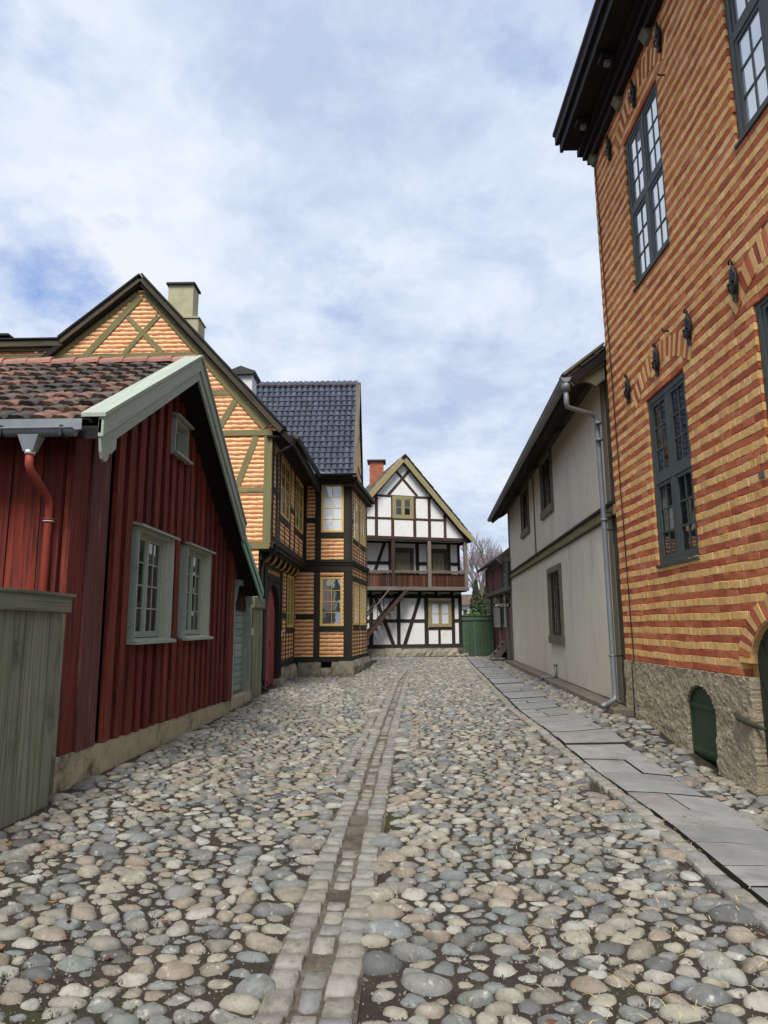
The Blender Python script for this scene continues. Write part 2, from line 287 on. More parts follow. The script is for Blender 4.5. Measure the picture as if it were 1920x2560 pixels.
mat('grit', [S(120, 114, 104), S(84, 78, 70), S(140, 136, 128), S(100, 92, 82), S(66, 62, 56)], var=.2, rough=.9, interp='CONSTANT')
mat('straw', [S(190, 170, 116), S(170, 148, 96)], var=.2, rough=.9)
mat('dead_leaf', [S(112, 70, 48), S(92, 56, 42), S(140, 96, 60)], var=.2, rough=.8)
mat('brick_chimney', [S(166, 106, 80), S(152, 94, 72), S(176, 120, 92)], var=.2, scale=10, rough=.9, bump=.4)
glass('glass_dark', .05, (.012, .014, .016)); glass('glass_sky', .34, (.50, .53, .58)); glass('glass_blind_reflection', .12, (.66, .68, .72)); glass('glass_bay', .30, (.02, .02, .02), clear=.9); glass('glass_clear', .03, (.02, .02, .02), clear=.93); glass('glass_old', .03, (.02, .02, .02), clear=.8)
# ------------------------------------------------------------------ ground
XS = [-3.2, -1, 1, 2.2, 3.6]; YS = [0, 5.5, 7.5, 11, 15, 22, 31]
TZ = np.array([[.14, 0, 0, 0, -.1], [.14, .02, 0, 0, -.1], [.12, .02, .02, 0, -.09], [.07, .04, .06, .1, .22], [.04, .06, .1, .14, .2], [.05, .08, .13, .16, .18], [.25]*5])
GY = [1, 3.1, 4.3, 5.5, 8.15, 11.7, 14.9, 19.5, 24]; GX = [-.40, -.39, -.355, -.325, -.25, -.13, .0, .17, .5]
def gutx(y): return np.interp(y, GY, GX)
def slab_l(y): return np.interp(y, [2, 4.2, 6, 8, 12.4, 14.6, 17.9, 22.7, 29.2], [2.07, 2.1, 2.19, 2.2, 2.18, 2.28, 2.47, 2.73, 3.03])
def slab_r(y): return np.interp(y, [2, 5, 6.5, 9, 12, 14.6, 17.4, 21, 24, 29.2], [2.85, 2.93, 3.0, 3.04, 2.93, 3.04, 3.19, 3.44, 3.62, 3.9])
def gz(x, y):
    x = np.clip(np.asarray(x, float), XS[0], XS[-1]); y0 = np.asarray(y, float); y = np.clip(y0, YS[0], YS[-1])
    i = np.clip(np.searchsorted(XS, x, 'right')-1, 0, 3); j = np.clip(np.searchsorted(YS, y, 'right')-1, 0, 5)
    X = np.array(XS); Y = np.array(YS); a = (x-X[i])/(X[i+1]-X[i]); b = (y-Y[j])/(Y[j+1]-Y[j]); a = a*a*(3-2*a); b = b*b*(3-2*b)
    z = (TZ[j, i]*(1-a)+TZ[j, i+1]*a)*(1-b)+(TZ[j+1, i]*(1-a)+TZ[j+1, i+1]*a)*b
    d = np.abs(x-gutx(y0)); return z-.02*np.exp(-(d/.22)**2)*(y0 < 25)
def axis(*segs):
    r = []
    for a, b, st in segs: r += list(np.arange(a, b, st))
    return np.array(r+[segs[-1][1]])
gx = axis((-900, -60, 120), (-60, -4, 4), (-4, 4.4, .12), (4.4, 60, 4), (60, 900, 120)); gy = axis((-300, -20, 70), (-20, 0, 2), (0, 33, .16), (33, 80, 4), (80, 1500, 200))
GXX, GYY = np.meshgrid(gx, gy); Z = gz(GXX, GYY)
near = (np.abs(GXX) < 5) & (GYY > 0) & (GYY < 33)
Z = Z+near*(NR.rand(*Z.shape)*.016-.008)
nx, ny = len(gx), len(gy); q = (np.arange(ny-1)[:, None]*nx+np.arange(nx-1)[None]).ravel()
ground_me = arr_mesh('ground', np.stack([GXX, GYY, Z], -1).reshape(-1, 3), np.stack([q, q+1, q+1+nx, q+nx], -1), np.zeros(len(q)), ['soil'])
ground = bpy.data.objects.new('ground', ground_me); COL.objects.link(ground); tag(ground, 'dark earth between the cobbles of the lane', None, None, 'structure')

def left_edge(y): return np.where(y < 6.1, -2.9, np.where(y < 15, -3.02, np.where(y < 21.7, -3.12, np.where(y < 22.1, -1.3, -1.36+.11*(y-22.1)))))
def wall_r(y): return np.where(y < 11.1, 3.6, 3.42+.054*(y-11.2))
# candidate points: jittered hexagonal grid, then relaxed
sp_ = .138; AN = 1.28
pts = []
ys = np.arange(1.9, 31.2, sp_*.86/AN)
for k, y in enumerate(ys):
    xs = np.arange(-3.3, 5, sp_)+(k % 2)*sp_/2
    pts.append(np.stack([xs, np.full(len(xs), y)], -1))
pts = np.concatenate(pts); pts += NR.uniform(-.055, .055, pts.shape)
x, y = pts[:, 0], pts[:, 1]
gut_end = 24.2
main = (x > left_edge(y)+.05) & (x < slab_l(y)-.23) & ~((np.abs(x-gutx(y)) < .275) & (y < gut_end))
side = (x > slab_r(y)+.07) & (x < wall_r(y)-.05) & (y < 27.5)
endz = (y > 29.4) & (x > -1) & (x < 4.6)
keep = main | side | endz
keep &= NR.rand(len(pts)) > .015
P = pts[keep]*np.array([1, AN])
def neigh(P, k=9, cell=.42):
    key = {}
    for i, (a, b) in enumerate(P): key.setdefault((int(a//cell), int(b//cell)), []).append(i)
    out = np.zeros((len(P), k), int)
    for (ci, cj), own in key.items():
        cand = np.array(sum((key.get((ci+u, cj+v), []) for u in (-1, 0, 1) for v in (-1, 0, 1)), []))
        D = ((P[own][:, None]-P[cand][None])**2).sum(-1)
        kk = min(k+1, len(cand)); o = np.argsort(D, 1)[:, :kk]
        for n, i in enumerate(own):
            r = cand[o[n]]; r = r[r != i][:k]
            if len(r) == 0: r = np.array([i])
            out[i] = np.resize(r, k)
    return out
sz = np.exp(NR.normal(0, .3, len(P))); 
for it in range(2):
    nb = neigh(P); d = P[:, None]-P[nb]; L = np.linalg.norm(d, axis=-1, keepdims=True)+1e-6
    want = .148*(sz[:, None]+sz[nb])[..., None]/2
    mv = (d/L*np.clip(want-L, 0, .08)).sum(1)*.28
    P = P+np.clip(mv, -.03, .03)
x, y = P[:, 0], P[:, 1]/AN
ok = ((x > left_edge(y)+.04) & (x < slab_l(y)-.205) & ~((np.abs(x-gutx(y)) < .255) & (y < gut_end))) | ((x > slab_r(y)+.05) & (x < wall_r(y)-.03) & (y < 27.5)) | ((y > 29.3) & (x > -1))
P = P[ok]; sz = sz[ok]; nb = neigh(P)
def stone_radius(sel, M, th0, elong, psi):
    th = th0[:, None]+np.arange(M)[None]*2*np.pi/M
    nbs = nb[sel]; zs = sz[sel]; d = P[nbs]-P[sel][:, None]; L = np.linalg.norm(d, axis=-1)+1e-6; phi = np.arctan2(d[..., 1], d[..., 0])
    half = L*(zs[:, None]/(zs[:, None]+sz[nbs]))-.0075
    half = np.clip(half, .03, .2)
    cosd = np.cos(th[:, None, :]-phi[:, :, None])
    inv = np.where(cosd > .05, cosd/half[:, :, None], 0)
    # own ellipse
    c, s = np.cos(th-psi[:, None]), np.sin(th-psi[:, None]); lim = .098*np.clip(zs, .62, 1.7)
    e = np.sqrt((c/(lim*elong)[:, None])**2+(s/(lim/elong**.6)[:, None])**2)
    tot = (inv**7).sum(1)+e**7
    return th, tot**(-1/7)
def stones(sel, M, rings):
    Ps = P[sel]; n = len(Ps); th0 = NR.rand(n)*6.28; el = 1+NR.rand(n)**1.3*.5; psi = NR.normal(0, .7, n)
    th, r = stone_radius(sel, M, th0, el, psi)
    a2, a3 = NR.uniform(0, .09, (n, 1)), NR.uniform(0, .075, (n, 1)); r *= 1+a2*np.sin(2*th+NR.rand(n, 1)*6.28)+a3*np.sin(3*th+NR.rand(n, 1)*6.28)+NR.normal(0, .03, r.shape)
    mean = r.mean(1); h = np.clip(mean*NR.uniform(.36, .66, n), .012, .060)
    tx, ty = NR.normal(0, .14, n), NR.normal(0, .14, n); shx, shy = NR.normal(0, .12, n)*mean, NR.normal(0, .12, n)*mean
    g = gz(Ps[:, 0], Ps[:, 1]/AN)-.007-NR.rand(n)*.008
    V = []
    for (f, zf) in rings:
        dx = np.cos(th)*r*f+shx[:, None]*(1-f); dy = (np.sin(th)*r*f+shy[:, None]*(1-f))/AN
        zz = g[:, None]+h[:, None]*zf*(1+.0*f)+tx[:, None]*dx*max(zf, 0)+ty[:, None]*dy*max(zf, 0)+NR.normal(0, .002, r.shape)*(zf > 0)
        if zf < 0: zz = g[:, None]-.03+0*dx
        V.append(np.stack([dx, dy, zz], -1))
    top = np.stack([shx, shy/AN, g+h*1.0], -1)[:, None]
    return np.concatenate(V+[top], 1), g      # (n, M*len(rings)+1, 3), local xy
def stone_faces(M, k):
    F = []
    for i in range(k-1):
        for j in range(M): F.append((i*M+j, i*M+(j+1) % M, (i+1)*M+(j+1) % M, (i+1)*M+j))
    for j in range(M): F.append(((k-1)*M+j, (k-1)*M+(j+1) % M, k*M))
    return F
street = thing('cobble_paving', 'rounded grey and brown cobbles paving the lane between the houses', None, (0, 0, 0), None, 'structure')
PA = P; dist = np.hypot(P[:, 0], P[:, 1]/AN); inview = (np.abs(P[:, 0]+.05)/(P[:, 1]/AN+.3) < .56) & (P[:, 1]/AN > 2.5)
score = np.where(inview, sz.clip(.6, 1.6)/(dist**2), 0)
order = np.argsort(-score); first = order[:300]; rest = order[300:]
RN = [(1, -1), (.985, .1), (.86, .60), (.58, .91)]
V, g0 = stones(first, 16, RN); F16 = stone_faces(16, 4)
for k, i in enumerate(first):
    v = V[k].copy(); v[:, 2] -= g0[k]
    me = arr_mesh('cobblestone', v, F16, np.zeros(len(F16)), ['cobble'])
    inst('cobblestone', me, Matrix.Translation((P[i, 0], P[i, 1]/AN, g0[k])), street)
far = dist[rest] > 9
VV, FF, RR = [], [], []; off = 0
for sel, M, rg in ((rest[~far], 14, RN), (rest[far], 9, [(1, -1), (.95, .3), (.64, .86)])):
    V, _ = stones(sel, M, rg); V[..., 0] += P[sel, 0][:, None]; V[..., 1] += P[sel, 1][:, None]/AN
    f = stone_faces(M, len(rg)); nv = V.shape[1]
    VV.append(V.reshape(-1, 3)); rr = NR.rand(len(sel))
    for k in range(len(sel)):
        o = off+k*nv; FF += [tuple(o+i for i in q) for q in f]; RR.append(np.full(len(f), rr[k]))
    off += nv*len(sel)
o = bpy.data.objects.new('cobblestones', arr_mesh('cobblestones', np.concatenate(VV), FF, np.concatenate(RR), ['cobble'])); COL.objects.link(o); o.parent = street; o['kind'] = 'stuff'

# small pebbles and grit between the near stones, straw, dead leaves
def scatter(name, n, mk, m, label, yr=(2.4, 12), xr=(-2.9, 3.4), pw=1.8):
    b = MB()
    for _ in range(n):
        yy = yr[0]+(yr[1]-yr[0])*R.random()**pw; xx = R.uniform(max(xr[0], -.6*yy-.3), min(xr[1], .6*yy+.3)); b.r = R.random(); mk(b, xx, yy, float(gz(xx, yy)))
    o = b.build(name, m); tag(o, label, None, None, 'stuff'); return o
def mk_grit(b, x, y, z):
    r = R.uniform(.003, .010); a = R.random()*6; p = [Vector((x+r*math.cos(a+k*2.1), y+r*math.sin(a+k*2.1), z+.004)) for k in range(3)]; t = Vector((x, y, z+.006+r))
    for k in range(3): b.face([p[k], p[(k+1) % 3], t])
scatter('grit', 15000, mk_grit, 'grit', 'small grit lying between the cobbles', (2.4, 9))
def mk_straw(b, x, y, z):
    a = R.random()*6.28; L = R.uniform(.03, .09); d = Vector((math.cos(a), math.sin(a), 0)); t = Vector((-d.y, d.x, 0))*.0018; zz = z+R.uniform(.012, .06)
    p = Vector((x, y, zz)); m_ = p+d*L*.5+Vector((0, 0, .012)); e = p+d*L+t*3
    b.face([p-t, m_-t, m_+t, p+t]); b.face([m_-t, e-t, e+t, m_+t])
scatter('straw', 420, mk_straw, 'straw', 'loose bits of straw on the cobbles beside the pavement', (2.6, 9), (.6, 2.2), 1.2)
def mk_leaf(b, x, y, z):
    a = R.random()*6.28; s = R.uniform(.012, .032); d = Vector((math.cos(a), math.sin(a), R.uniform(-.3, .3))); t = Vector((-d.y, d.x, R.uniform(-.3, .3)))
    p = Vector((x, y, z+R.uniform(.015, .05))); b.face([p-d*s, p+t*s*.55, p+d*s+Vector((0, 0, .008)), p-t*s*.5])
scatter('fallen_leaves', 90, mk_leaf, 'dead_leaf', 'brown dead leaves lying along the fence and among the cobbles', (3, 8), (-2.9, -1.6), 1.2)
scatter('fallen_leaves', 34, mk_leaf, 'dead_leaf', 'few brown dead leaves scattered in the middle of the lane', (2.8, 7), (-1.5, 2.6), 1.2)
def mk_moss(b, x, y, z):
    for _ in range(5):
        a = R.random()*6.28; L = R.uniform(.012, .03); p = Vector((x+R.uniform(-.03, .03), y+R.uniform(-.03, .03), z)); e = p+Vector((math.cos(a)*L*.6, math.sin(a)*L*.6, L)); t = Vector((-math.sin(a), math.cos(a), 0))*.003
        b.face([p-t, p+t, e])
scatter('moss', 900, mk_moss, 'leaf_dark', 'low green moss and grass between the cobbles', (3, 13), (-2.95, -1.2), 1.2)

# ------------------------------------------------------------------ gutter and pavement
def strip(name, fl, fr, y0, y1, dz, m, label):
    yy = np.arange(y0, y1, .2); V = []; Fq = []
    for k, yv in enumerate(yy):
        for t in (0, .5, 1):
            xv = fl(yv)*(1-t)+fr(yv)*t; V.append((xv, yv, float(gz(xv, yv))+dz+NR.uniform(-.003, .003)))
        if k: b = 3*(k-1); Fq += [(b, b+1, b+4, b+3), (b+1, b+2, b+5, b+4)]
    o = bpy.data.objects.new(name, arr_mesh(name, V, Fq, np.zeros(len(Fq)), [m])); COL.objects.link(o); tag(o, label, None, None, 'structure'); return o
gut = strip('gutter', lambda y: gutx(y)-.22, lambda y: gutx(y)+.22, 1.8, 24.3, .008, 'gravel', 'sunken gutter lined with two rows of grey setts down the middle of the lane')
pav = strip('pavement', lambda y: slab_l(y)-.06, lambda y: slab_r(y)+.02, 2.4, 29.3, .008, 'soil', 'stone slab pavement with a sett kerb along the right hand houses')
def sett_mesh(k):
    rr = random.Random(k); lx, ly, h = .063, .072, .026; j = lambda s=.006: rr.uniform(-s, s)
    b = MB(); rings = []
    cor = [(-1, -1), (0, -1.04), (1, -1), (1.05, 0), (1, 1), (0, 1.04), (-1, 1), (-1.04, 0)]
    jj = [(j(), j()) for _ in cor]
    for f, z in ((1.0, -.03), (.98, .6*h), (.88, .97*h)):
        rings.append([b.add((cx*lx*f+jj[i][0], cy_*ly*f+jj[i][1], z+j(.003))) for i, (cx, cy_) in enumerate(cor)])
    for a, c in ((0, 1), (1, 2)):
        for i in range(8): n = (i+1) % 8; b.idx(None, (rings[a][i], rings[a][n], rings[c][n], rings[c][i]))
    t = b.add((0, 0, h+j(.003)))
    for i in range(8): b.idx(None, (rings[2][i], rings[2][(i+1) % 8], t))
    return b.mesh('sett', 'sett', smooth=True)
SETTS = [sett_mesh(k) for k in range(10)]
def setts(parent, rows, limit=300, nm='sett'):
    rows.sort(key=lambda q: q[1]); stuff_v, stuff_f, stuff_r = [], [], []
    for n, (xx, yy, ang, sx, sy, dz) in enumerate(rows):
        M = Matrix.Translation((xx, yy, float(gz(xx, yy))+dz)) @ Matrix.Rotation(ang, 4, 'Z') @ Matrix.Rotation(R.uniform(-.05, .05), 4, 'X') @ Matrix.Diagonal((sx, sy, 1, 1))
        me = R.choice(SETTS)
        if n < limit: inst(nm, me, M, parent)
        else:
            o_ = len(stuff_v); stuff_v += [tuple(M @ v.co) for v in me.vertices]; r_ = R.random()
            for pl in me.polygons: stuff_f.append(tuple(o_+i for i in pl.vertices)); stuff_r.append(r_)
    if stuff_v:
        o = bpy.data.objects.new('setts', arr_mesh('setts', stuff_v, stuff_f, stuff_r, ['sett'])); COL.objects.link(o); o.parent = parent; o['kind'] = 'stuff'
rows = []
for sgn in (-1, 1, 0):
    yv = 2.3+R.random()*.1
    while yv < 24:
        L = R.uniform(.125, .185) if sgn else R.uniform(.12, .2)
        xx = gutx(yv)+sgn*.138+R.uniform(-.006, .006); ang = math.atan2(float(gutx(yv+.3)-gutx(yv-.3)), .6)
        if sgn or (R.random() < (.8 if yv < 8 else .6)): rows.append((xx, yv+L/2, -ang+R.uniform(-.035, .035), (R.uniform(.92, 1.08) if sgn else R.uniform(.66, .9)), L/.158, .010 if sgn else -.010))
        yv += L+R.uniform(.0, .016)
yv = 7.4
while yv < 15:
    L = R.uniform(.12, .17); rows.append((gutx(yv)-.29-.02*math.sin(yv), yv, R.uniform(-.1, .1), .85, L/.158, .012)); yv += L+R.uniform(.005, .04)
setts(gut, rows)
rows = []; yv = 2.9
while yv < 29.2:
    L = R.uniform(.16, .24); rows.append((float(slab_l(yv))-.092+R.uniform(-.008, .008), yv+L/2, R.uniform(-.05, .05), R.uniform(.98, 1.1), L/.15, .014)); yv += L+.012
setts(pav, rows)
yv = 3.1
while yv < 29.2:
    L = R.choice([.36, .42, .46, .5, .56, .62])
    cuts = [0, 1] if R.random() < .68 else [0, R.uniform(.35, .65), 1]
    for c0, c1 in zip(cuts[:-1], cuts[1:]):
        b = MB(); j = lambda s=.012: R.uniform(-s, s); g_ = .009; outl = []
        xl = lambda yq, t: float(slab_l(yq)*(1-t)+slab_r(yq)*t)
        dl, dr = j(.02), (j(.06) if c1 == 1 else j(.01))
        for t in (c0, (c0*2+c1)/3, (c0+2*c1)/3, c1): outl.append((xl(yv, t)+(g_ if t == c0 else -g_ if t == c1 else 0)+(dr if t == 1 else 0), yv+g_+j(.007)))
        for t in (c1, (c0+2*c1)/3, (c0*2+c1)/3, c0): outl.append((xl(yv+L, t)+(g_ if t == c0 else -g_ if t == c1 else 0)+(dr if t == 1 else 0), yv+L-g_+j(.007)))
        lift = .04+R.uniform(-.011, .011); tx = j(.006)
        lo, md, hi = [], [], []
        cxx = sum(p[0] for p in outl)/8; cyy = sum(p[1] for p in outl)/8
        for (xx, yy) in outl:
            zz = float(gz(xx, yy)); lo.append((xx, yy, zz-.03)); md.append((xx, yy, zz+lift-.003+tx)); hi.append((xx+(cxx-xx)*.02, yy+(cyy-yy)*.025, zz+lift+tx))
        for i in range(8): k = (i+1) % 8; b.m = 1; b.face([lo[i], lo[k], md[k], md[i]]); b.m = 0; b.face([md[i], md[k], hi[k], hi[i]])
        for i in range(3): b.face([hi[i], hi[i+1], hi[6-i], hi[7-i]])
        b.build('slab', ['slab', 'soil'], pav)
    yv += L
# ------------------------------------------------------------------ building kit
def frame_mb(b, F, a0, a1, b0, b1, w, c0, c1):
    b.box(F, a0, a0+w, b0, b1, c0, c1); b.box(F, a1-w, a1, b0, b1, c0, c1); b.box(F, a0+w, a1-w, b0, b0+w, c0, c1-.002); b.box(F, a0+w, a1-w, b1-w, b1, c0, c1-.002)
def window(parent, F, a0, a1, b0, b1, c, m, g='glass_dark', nx=2, ny=1, cols=2, rows=3, fw=.06, mull=.06, cw=.04, bar=.018, depth=.07, curtain=None, split=None, name='window'):
    """frame > casements with glazing bars > single panes (and a curtain in the room behind)"""
    b = MB(); frame_mb(b, F, a0, a1, b0, b1, fw, c-depth, c+.014)
    wi, hi = a1-a0-2*fw, b1-b0-2*fw; ex = [a0+fw]; ey = [b0+fw]
    for i in range(1, nx): xm = a0+fw+wi*i/nx; b.box(F, xm-mull/2, xm+mull/2, b0+fw, b1-fw, c-depth, c+.010); ex += [xm-mull/2, xm+mull/2]
    for i in range(1, ny): ym = b0+fw+hi*(split or i/ny); b.box(F, a0+fw, a1-fw, ym-mull/2, ym+mull/2, c-depth, c+.012); ey += [ym-mull/2, ym+mull/2]
    ex.append(a1-fw); ey.append(b1-fw)
    wo = b.build(name, m, parent)
    for i in range(nx):
        for k in range(ny):
            x0, x1, y0, y1 = ex[2*i]+.002, ex[2*i+1]-.002, ey[2*k]+.002, ey[2*k+1]-.002
            q = MB(); frame_mb(q, F, x0, x1, y0, y1, cw, c-.04, c+.002)
            px0, px1, py0, py1 = x0+cw, x1-cw, y0+cw, y1-cw; dx, dy = (px1-px0)/cols, (py1-py0)/rows
            for u in range(1, cols): q.box(F, px0+dx*u-bar/2, px0+dx*u+bar/2, py0, py1, c-.028, c-.010)
            for v in range(1, rows): q.box(F, px0, px1, py0+dy*v-bar/2, py0+dy*v+bar/2, c-.027, c-.009)
            q.build('casement', m, wo)
            for u in range(cols):
                for v in range(rows):
                    p = MB(); tl = R.uniform(-.0025, .0025); tk = R.uniform(-.0025, .0025)
                    A, B_, C_, D_ = (px0+dx*u, py0+dy*v), (px0+dx*(u+1), py0+dy*v), (px0+dx*(u+1), py0+dy*(v+1)), (px0+dx*u, py0+dy*(v+1))
                    cc = (c-.02+tl, c-.02-tl, c-.02-tl+tk, c-.02+tl+tk)
                    q4 = [F.P(*A, cc[0]), F.P(*B_, cc[1]), F.P(*C_, cc[2]), F.P(*D_, cc[3])]
                    p.face(q4 if F.u.cross(F.v).dot(F.n) > 0 else q4[::-1]); p.build('pane', g, wo)
    if curtain:
        q = MB(); n = 26; iv = [i for i in range(n+1)]
        gap = curtain[1]; lo, hi_ = b0+fw+(b1-b0)*curtain[2], b1-fw-(b1-b0)*(curtain[3] if len(curtain) > 3 else 0)
        for side in ((a0+fw*.5, (a0+a1)/2-gap/2), ((a0+a1)/2+gap/2, a1-fw*.5)):
            prev = None
            for i in iv:
                xa = side[0]+(side[1]-side[0])*i/n; cc = c-.058+.008*math.sin(i*1.5+R.uniform(-.5, .5))
                cur = (q.add(F.P(xa, lo, cc)), q.add(F.P(xa, hi_, cc)))
                if prev: q.idx(None, (prev[0], cur[0], cur[1], prev[1]))
                prev = cur
        q.build('curtain', curtain[0], wo, smooth=True)
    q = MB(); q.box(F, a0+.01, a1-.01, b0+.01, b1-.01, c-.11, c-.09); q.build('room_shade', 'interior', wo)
    return wo
def stripes(parent, F, b0, b1, pitch, ext, holes=(), c=0., name='brick_courses', fy=.53, amp=1.0):
    """painted brick courses, alternately yellow and red, each with its own edges and depth; joined because they are past counting"""
    b = MB(); k = 0; z = b0; bounds = []
    while z < b1-.01:
        h = pitch*(fy if k % 2 == 0 else 1-fy); bounds.append((z, min(z+h, b1), k)); z += h; k += 1
    jz = lambda a, kk: amp*(.006*math.sin(a*21+kk*7.1)+.005*math.sin(a*43+kk*3.3)+.004*math.sin(a*9+kk*1.7))
    for (y0, y1, kk) in bounds:
        e = ext((y0+y1)/2)
        if e is None: continue
        iv = [(min(e), max(e))]
        for (h0, h1, g0, g1) in holes:
            if g0 < (y0+y1)/2 < g1:
                nv = []
                for (s0, s1) in iv:
                    if h1 <= s0 or h0 >= s1: nv.append((s0, s1)); continue
                    if h0 > s0: nv.append((s0, h0))
                    if h1 < s1: nv.append((h1, s1))
                iv = nv
        b.m = kk % 2
        for (s0, s1) in iv:
            n = max(1, int((s1-s0)/.085)); prev = None
            for i in range(n+1):
                a = s0+(s1-s0)*i/n; lo, hi = y0+jz(a, kk), y1+jz(a, kk+1); hh = hi-lo
                bump = (.003 if kk % 2 == 0 else .001)*amp+.0015*math.sin(a*31+kk*5)
                row = [b.add(F.P(a, lo, c-.001)), b.add(F.P(a, lo+hh*.12, c+bump)), b.add(F.P(a, lo+hh*.88, c+bump)), b.add(F.P(a, hi, c-.002))]
                if prev:
                    b.r = (int(a*4+kk*3.7)*.618) % 1.0
                    for t in range(3): b.idx(None, (prev[t], row[t], row[t+1], prev[t+1]))
                prev = row
    o = b.build(name, ['yellow_course', 'red_course'], parent, smooth=True); o['kind'] = 'stuff'; return o
def tile_mesh(name, m, w, L, amp, th, k):
    rr = random.Random(k); b = MB(); n = 8; top0, top1, bot = [], [], []
    for i in range(n+1):
        t = i/n; x = t*w*1.08; c = amp*(-math.cos(t*2*math.pi*1.0+.6)*.8+.35*math.sin(t*4*math.pi))+rr.uniform(-.001, .001)
        top0.append(b.add((x, -.026*math.sin(t*math.pi)+rr.uniform(-.003, .003), c+th+.016))); top1.append(b.add((x, L, c+.002))); bot.append(b.add((x, -.026*math.sin(t*math.pi), c+.010)))
    for i in range(n):
        b.idx(None, (top0[i], top0[i+1], top1[i+1], top1[i])); b.idx(None, (bot[i], bot[i+1], top0[i+1], top0[i]))
    b.idx(None, (top0[n], bot[n], top1[n])); b.idx(None, (top0[0], top1[0], bot[0]))
    return b.mesh(name, m, smooth=False)
def roof_tiles(parent, F, a0, a1, bl, pw, pb, meshes, keep=None, limit=300, jit=.02, wave=.0):
    """pantiles in courses; the nearest 'limit' are single parts, the rest one joined part"""
    L = []
    for rw in range(int(math.ceil(bl/pb))):
        off = R.uniform(-.02, .02)
        for cl in range(int((a1-a0)/pw)):
            a, b_ = a0+cl*pw+off, rw*pb
            if keep and not keep(a+pw/2, b_+pb/2): continue
            c = wave*math.sin(a*1.3+rw*.4)+R.uniform(0, .006)
            M = F.M(a, b_, c) @ Matrix.Rotation(R.uniform(-jit, jit), 4, 'Z') @ Matrix.Rotation(R.uniform(-jit, jit), 4, 'X') @ Matrix.Rotation(R.uniform(-jit, jit)*.7, 4, 'Y')
            L.append(((M.translation-EYE).length, M, R.choice(meshes)))
    L.sort(key=lambda q: q[0]); V, Fq, Rr = [], [], []
    for n, (_, M, me) in enumerate(L):
        if n < limit: inst('roof_tile', me, M, parent)
        else:
            o_ = len(V); V += [tuple(M @ v.co-root(parent).location) for v in me.vertices]; r_ = R.random()
            for pl in me.polygons: Fq.append(tuple(o_+i for i in pl.vertices)); Rr.append(r_)
    if V:
        o = bpy.data.objects.new('roof_tiles', arr_mesh('roof_tiles', V, Fq, Rr, [meshes[0].materials[0].name], smooth=False)); COL.objects.link(o); o.parent = parent; o['kind'] = 'stuff'
def core(parent, m, F, a0, a1, b0, b1, c0, c1, name='wall'): return MB().box(F, a0, a1, b0, b1, c0, c1).build(name, m, parent)
def pipe(name, parent, path, r, m, seg=12): return MB().tube(path, r, seg).build(name, m, parent, smooth=True)
def half_gutter(name, parent, p, q, r, m):
    p, q = Vector(p), Vector(q); d = (q-p).normalized(); t = d.cross(Vector((0, 0, 1))).normalized(); b = MB(); n = 9; A, B_, A2, B2 = [], [], [], []
    for i in range(n+1):
        an = math.pi*i/n; off = t*math.cos(an)*r-Vector((0, 0, 1))*math.sin(an)*r; of2 = off*.9
        A.append(b.add(p+off)); B_.append(b.add(q+off)); A2.append(b.add(p+of2)); B2.append(b.add(q+of2))
    for i in range(n): b.idx(None, (A[i], A[i+1], B_[i+1], B_[i])); b.idx(None, (A2[i], B2[i], B2[i+1], A2[i+1]))
    for u in (A, B_): b.idx(None, u)
    for u, v, w_, z in ((A[0], B_[0], B2[0], A2[0]), (A[n], A2[n], B2[n], B_[n])): b.idx(None, (u, v, w_, z))
    o = b.build(name, m, parent, smooth=False)
    b = MB()                                           # rolled rim towards the lane
    b.tube([p-t*r, q-t*r], .012, 6); b.tube([p+t*r, q+t*r], .012, 6); b.build('gutter_rim', m, o, smooth=True)
    return o

# ================================================================== red boarded house (left, near)
RH = thing('red_house', 'low red boarded house with pale green trim, nearest on the left', 'house', (-3.1, 6.4, 0))
RF = Fr((-3.1, 0, 0), (0, 1, 0), (1, 0, 0))            # lane front: a = Y, b = Z
RSd = Fr((0, 6.4, 0), (1, 0, 0), (0, -1, 0))           # side wall facing the viewer: a = X
def rline(y): return 3.5+(y-6.1)*.603 if y < 9.05 else (5.28-(y-9.05)*.613 if y < 12.15 else 3.38-(y-12.15)*.5)
b = MB(); pts = [(6.4, .2), (14.95, .1)]+[(yv, rline(yv)-.2) for yv in (14.95, 12.15, 9.05, 6.4)]
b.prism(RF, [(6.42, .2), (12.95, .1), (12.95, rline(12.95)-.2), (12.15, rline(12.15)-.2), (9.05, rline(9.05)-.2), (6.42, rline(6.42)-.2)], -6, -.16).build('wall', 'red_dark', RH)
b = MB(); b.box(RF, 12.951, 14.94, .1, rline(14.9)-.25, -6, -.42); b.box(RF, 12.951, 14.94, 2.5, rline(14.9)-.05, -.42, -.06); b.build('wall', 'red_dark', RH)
b = MB(); b.prism(RF, [(6.38, -.3), (14.75, -.3), (14.75, .27), (13, .285), (6.38, .45)], -.4, .02).build('plinth', 'concrete', RH)
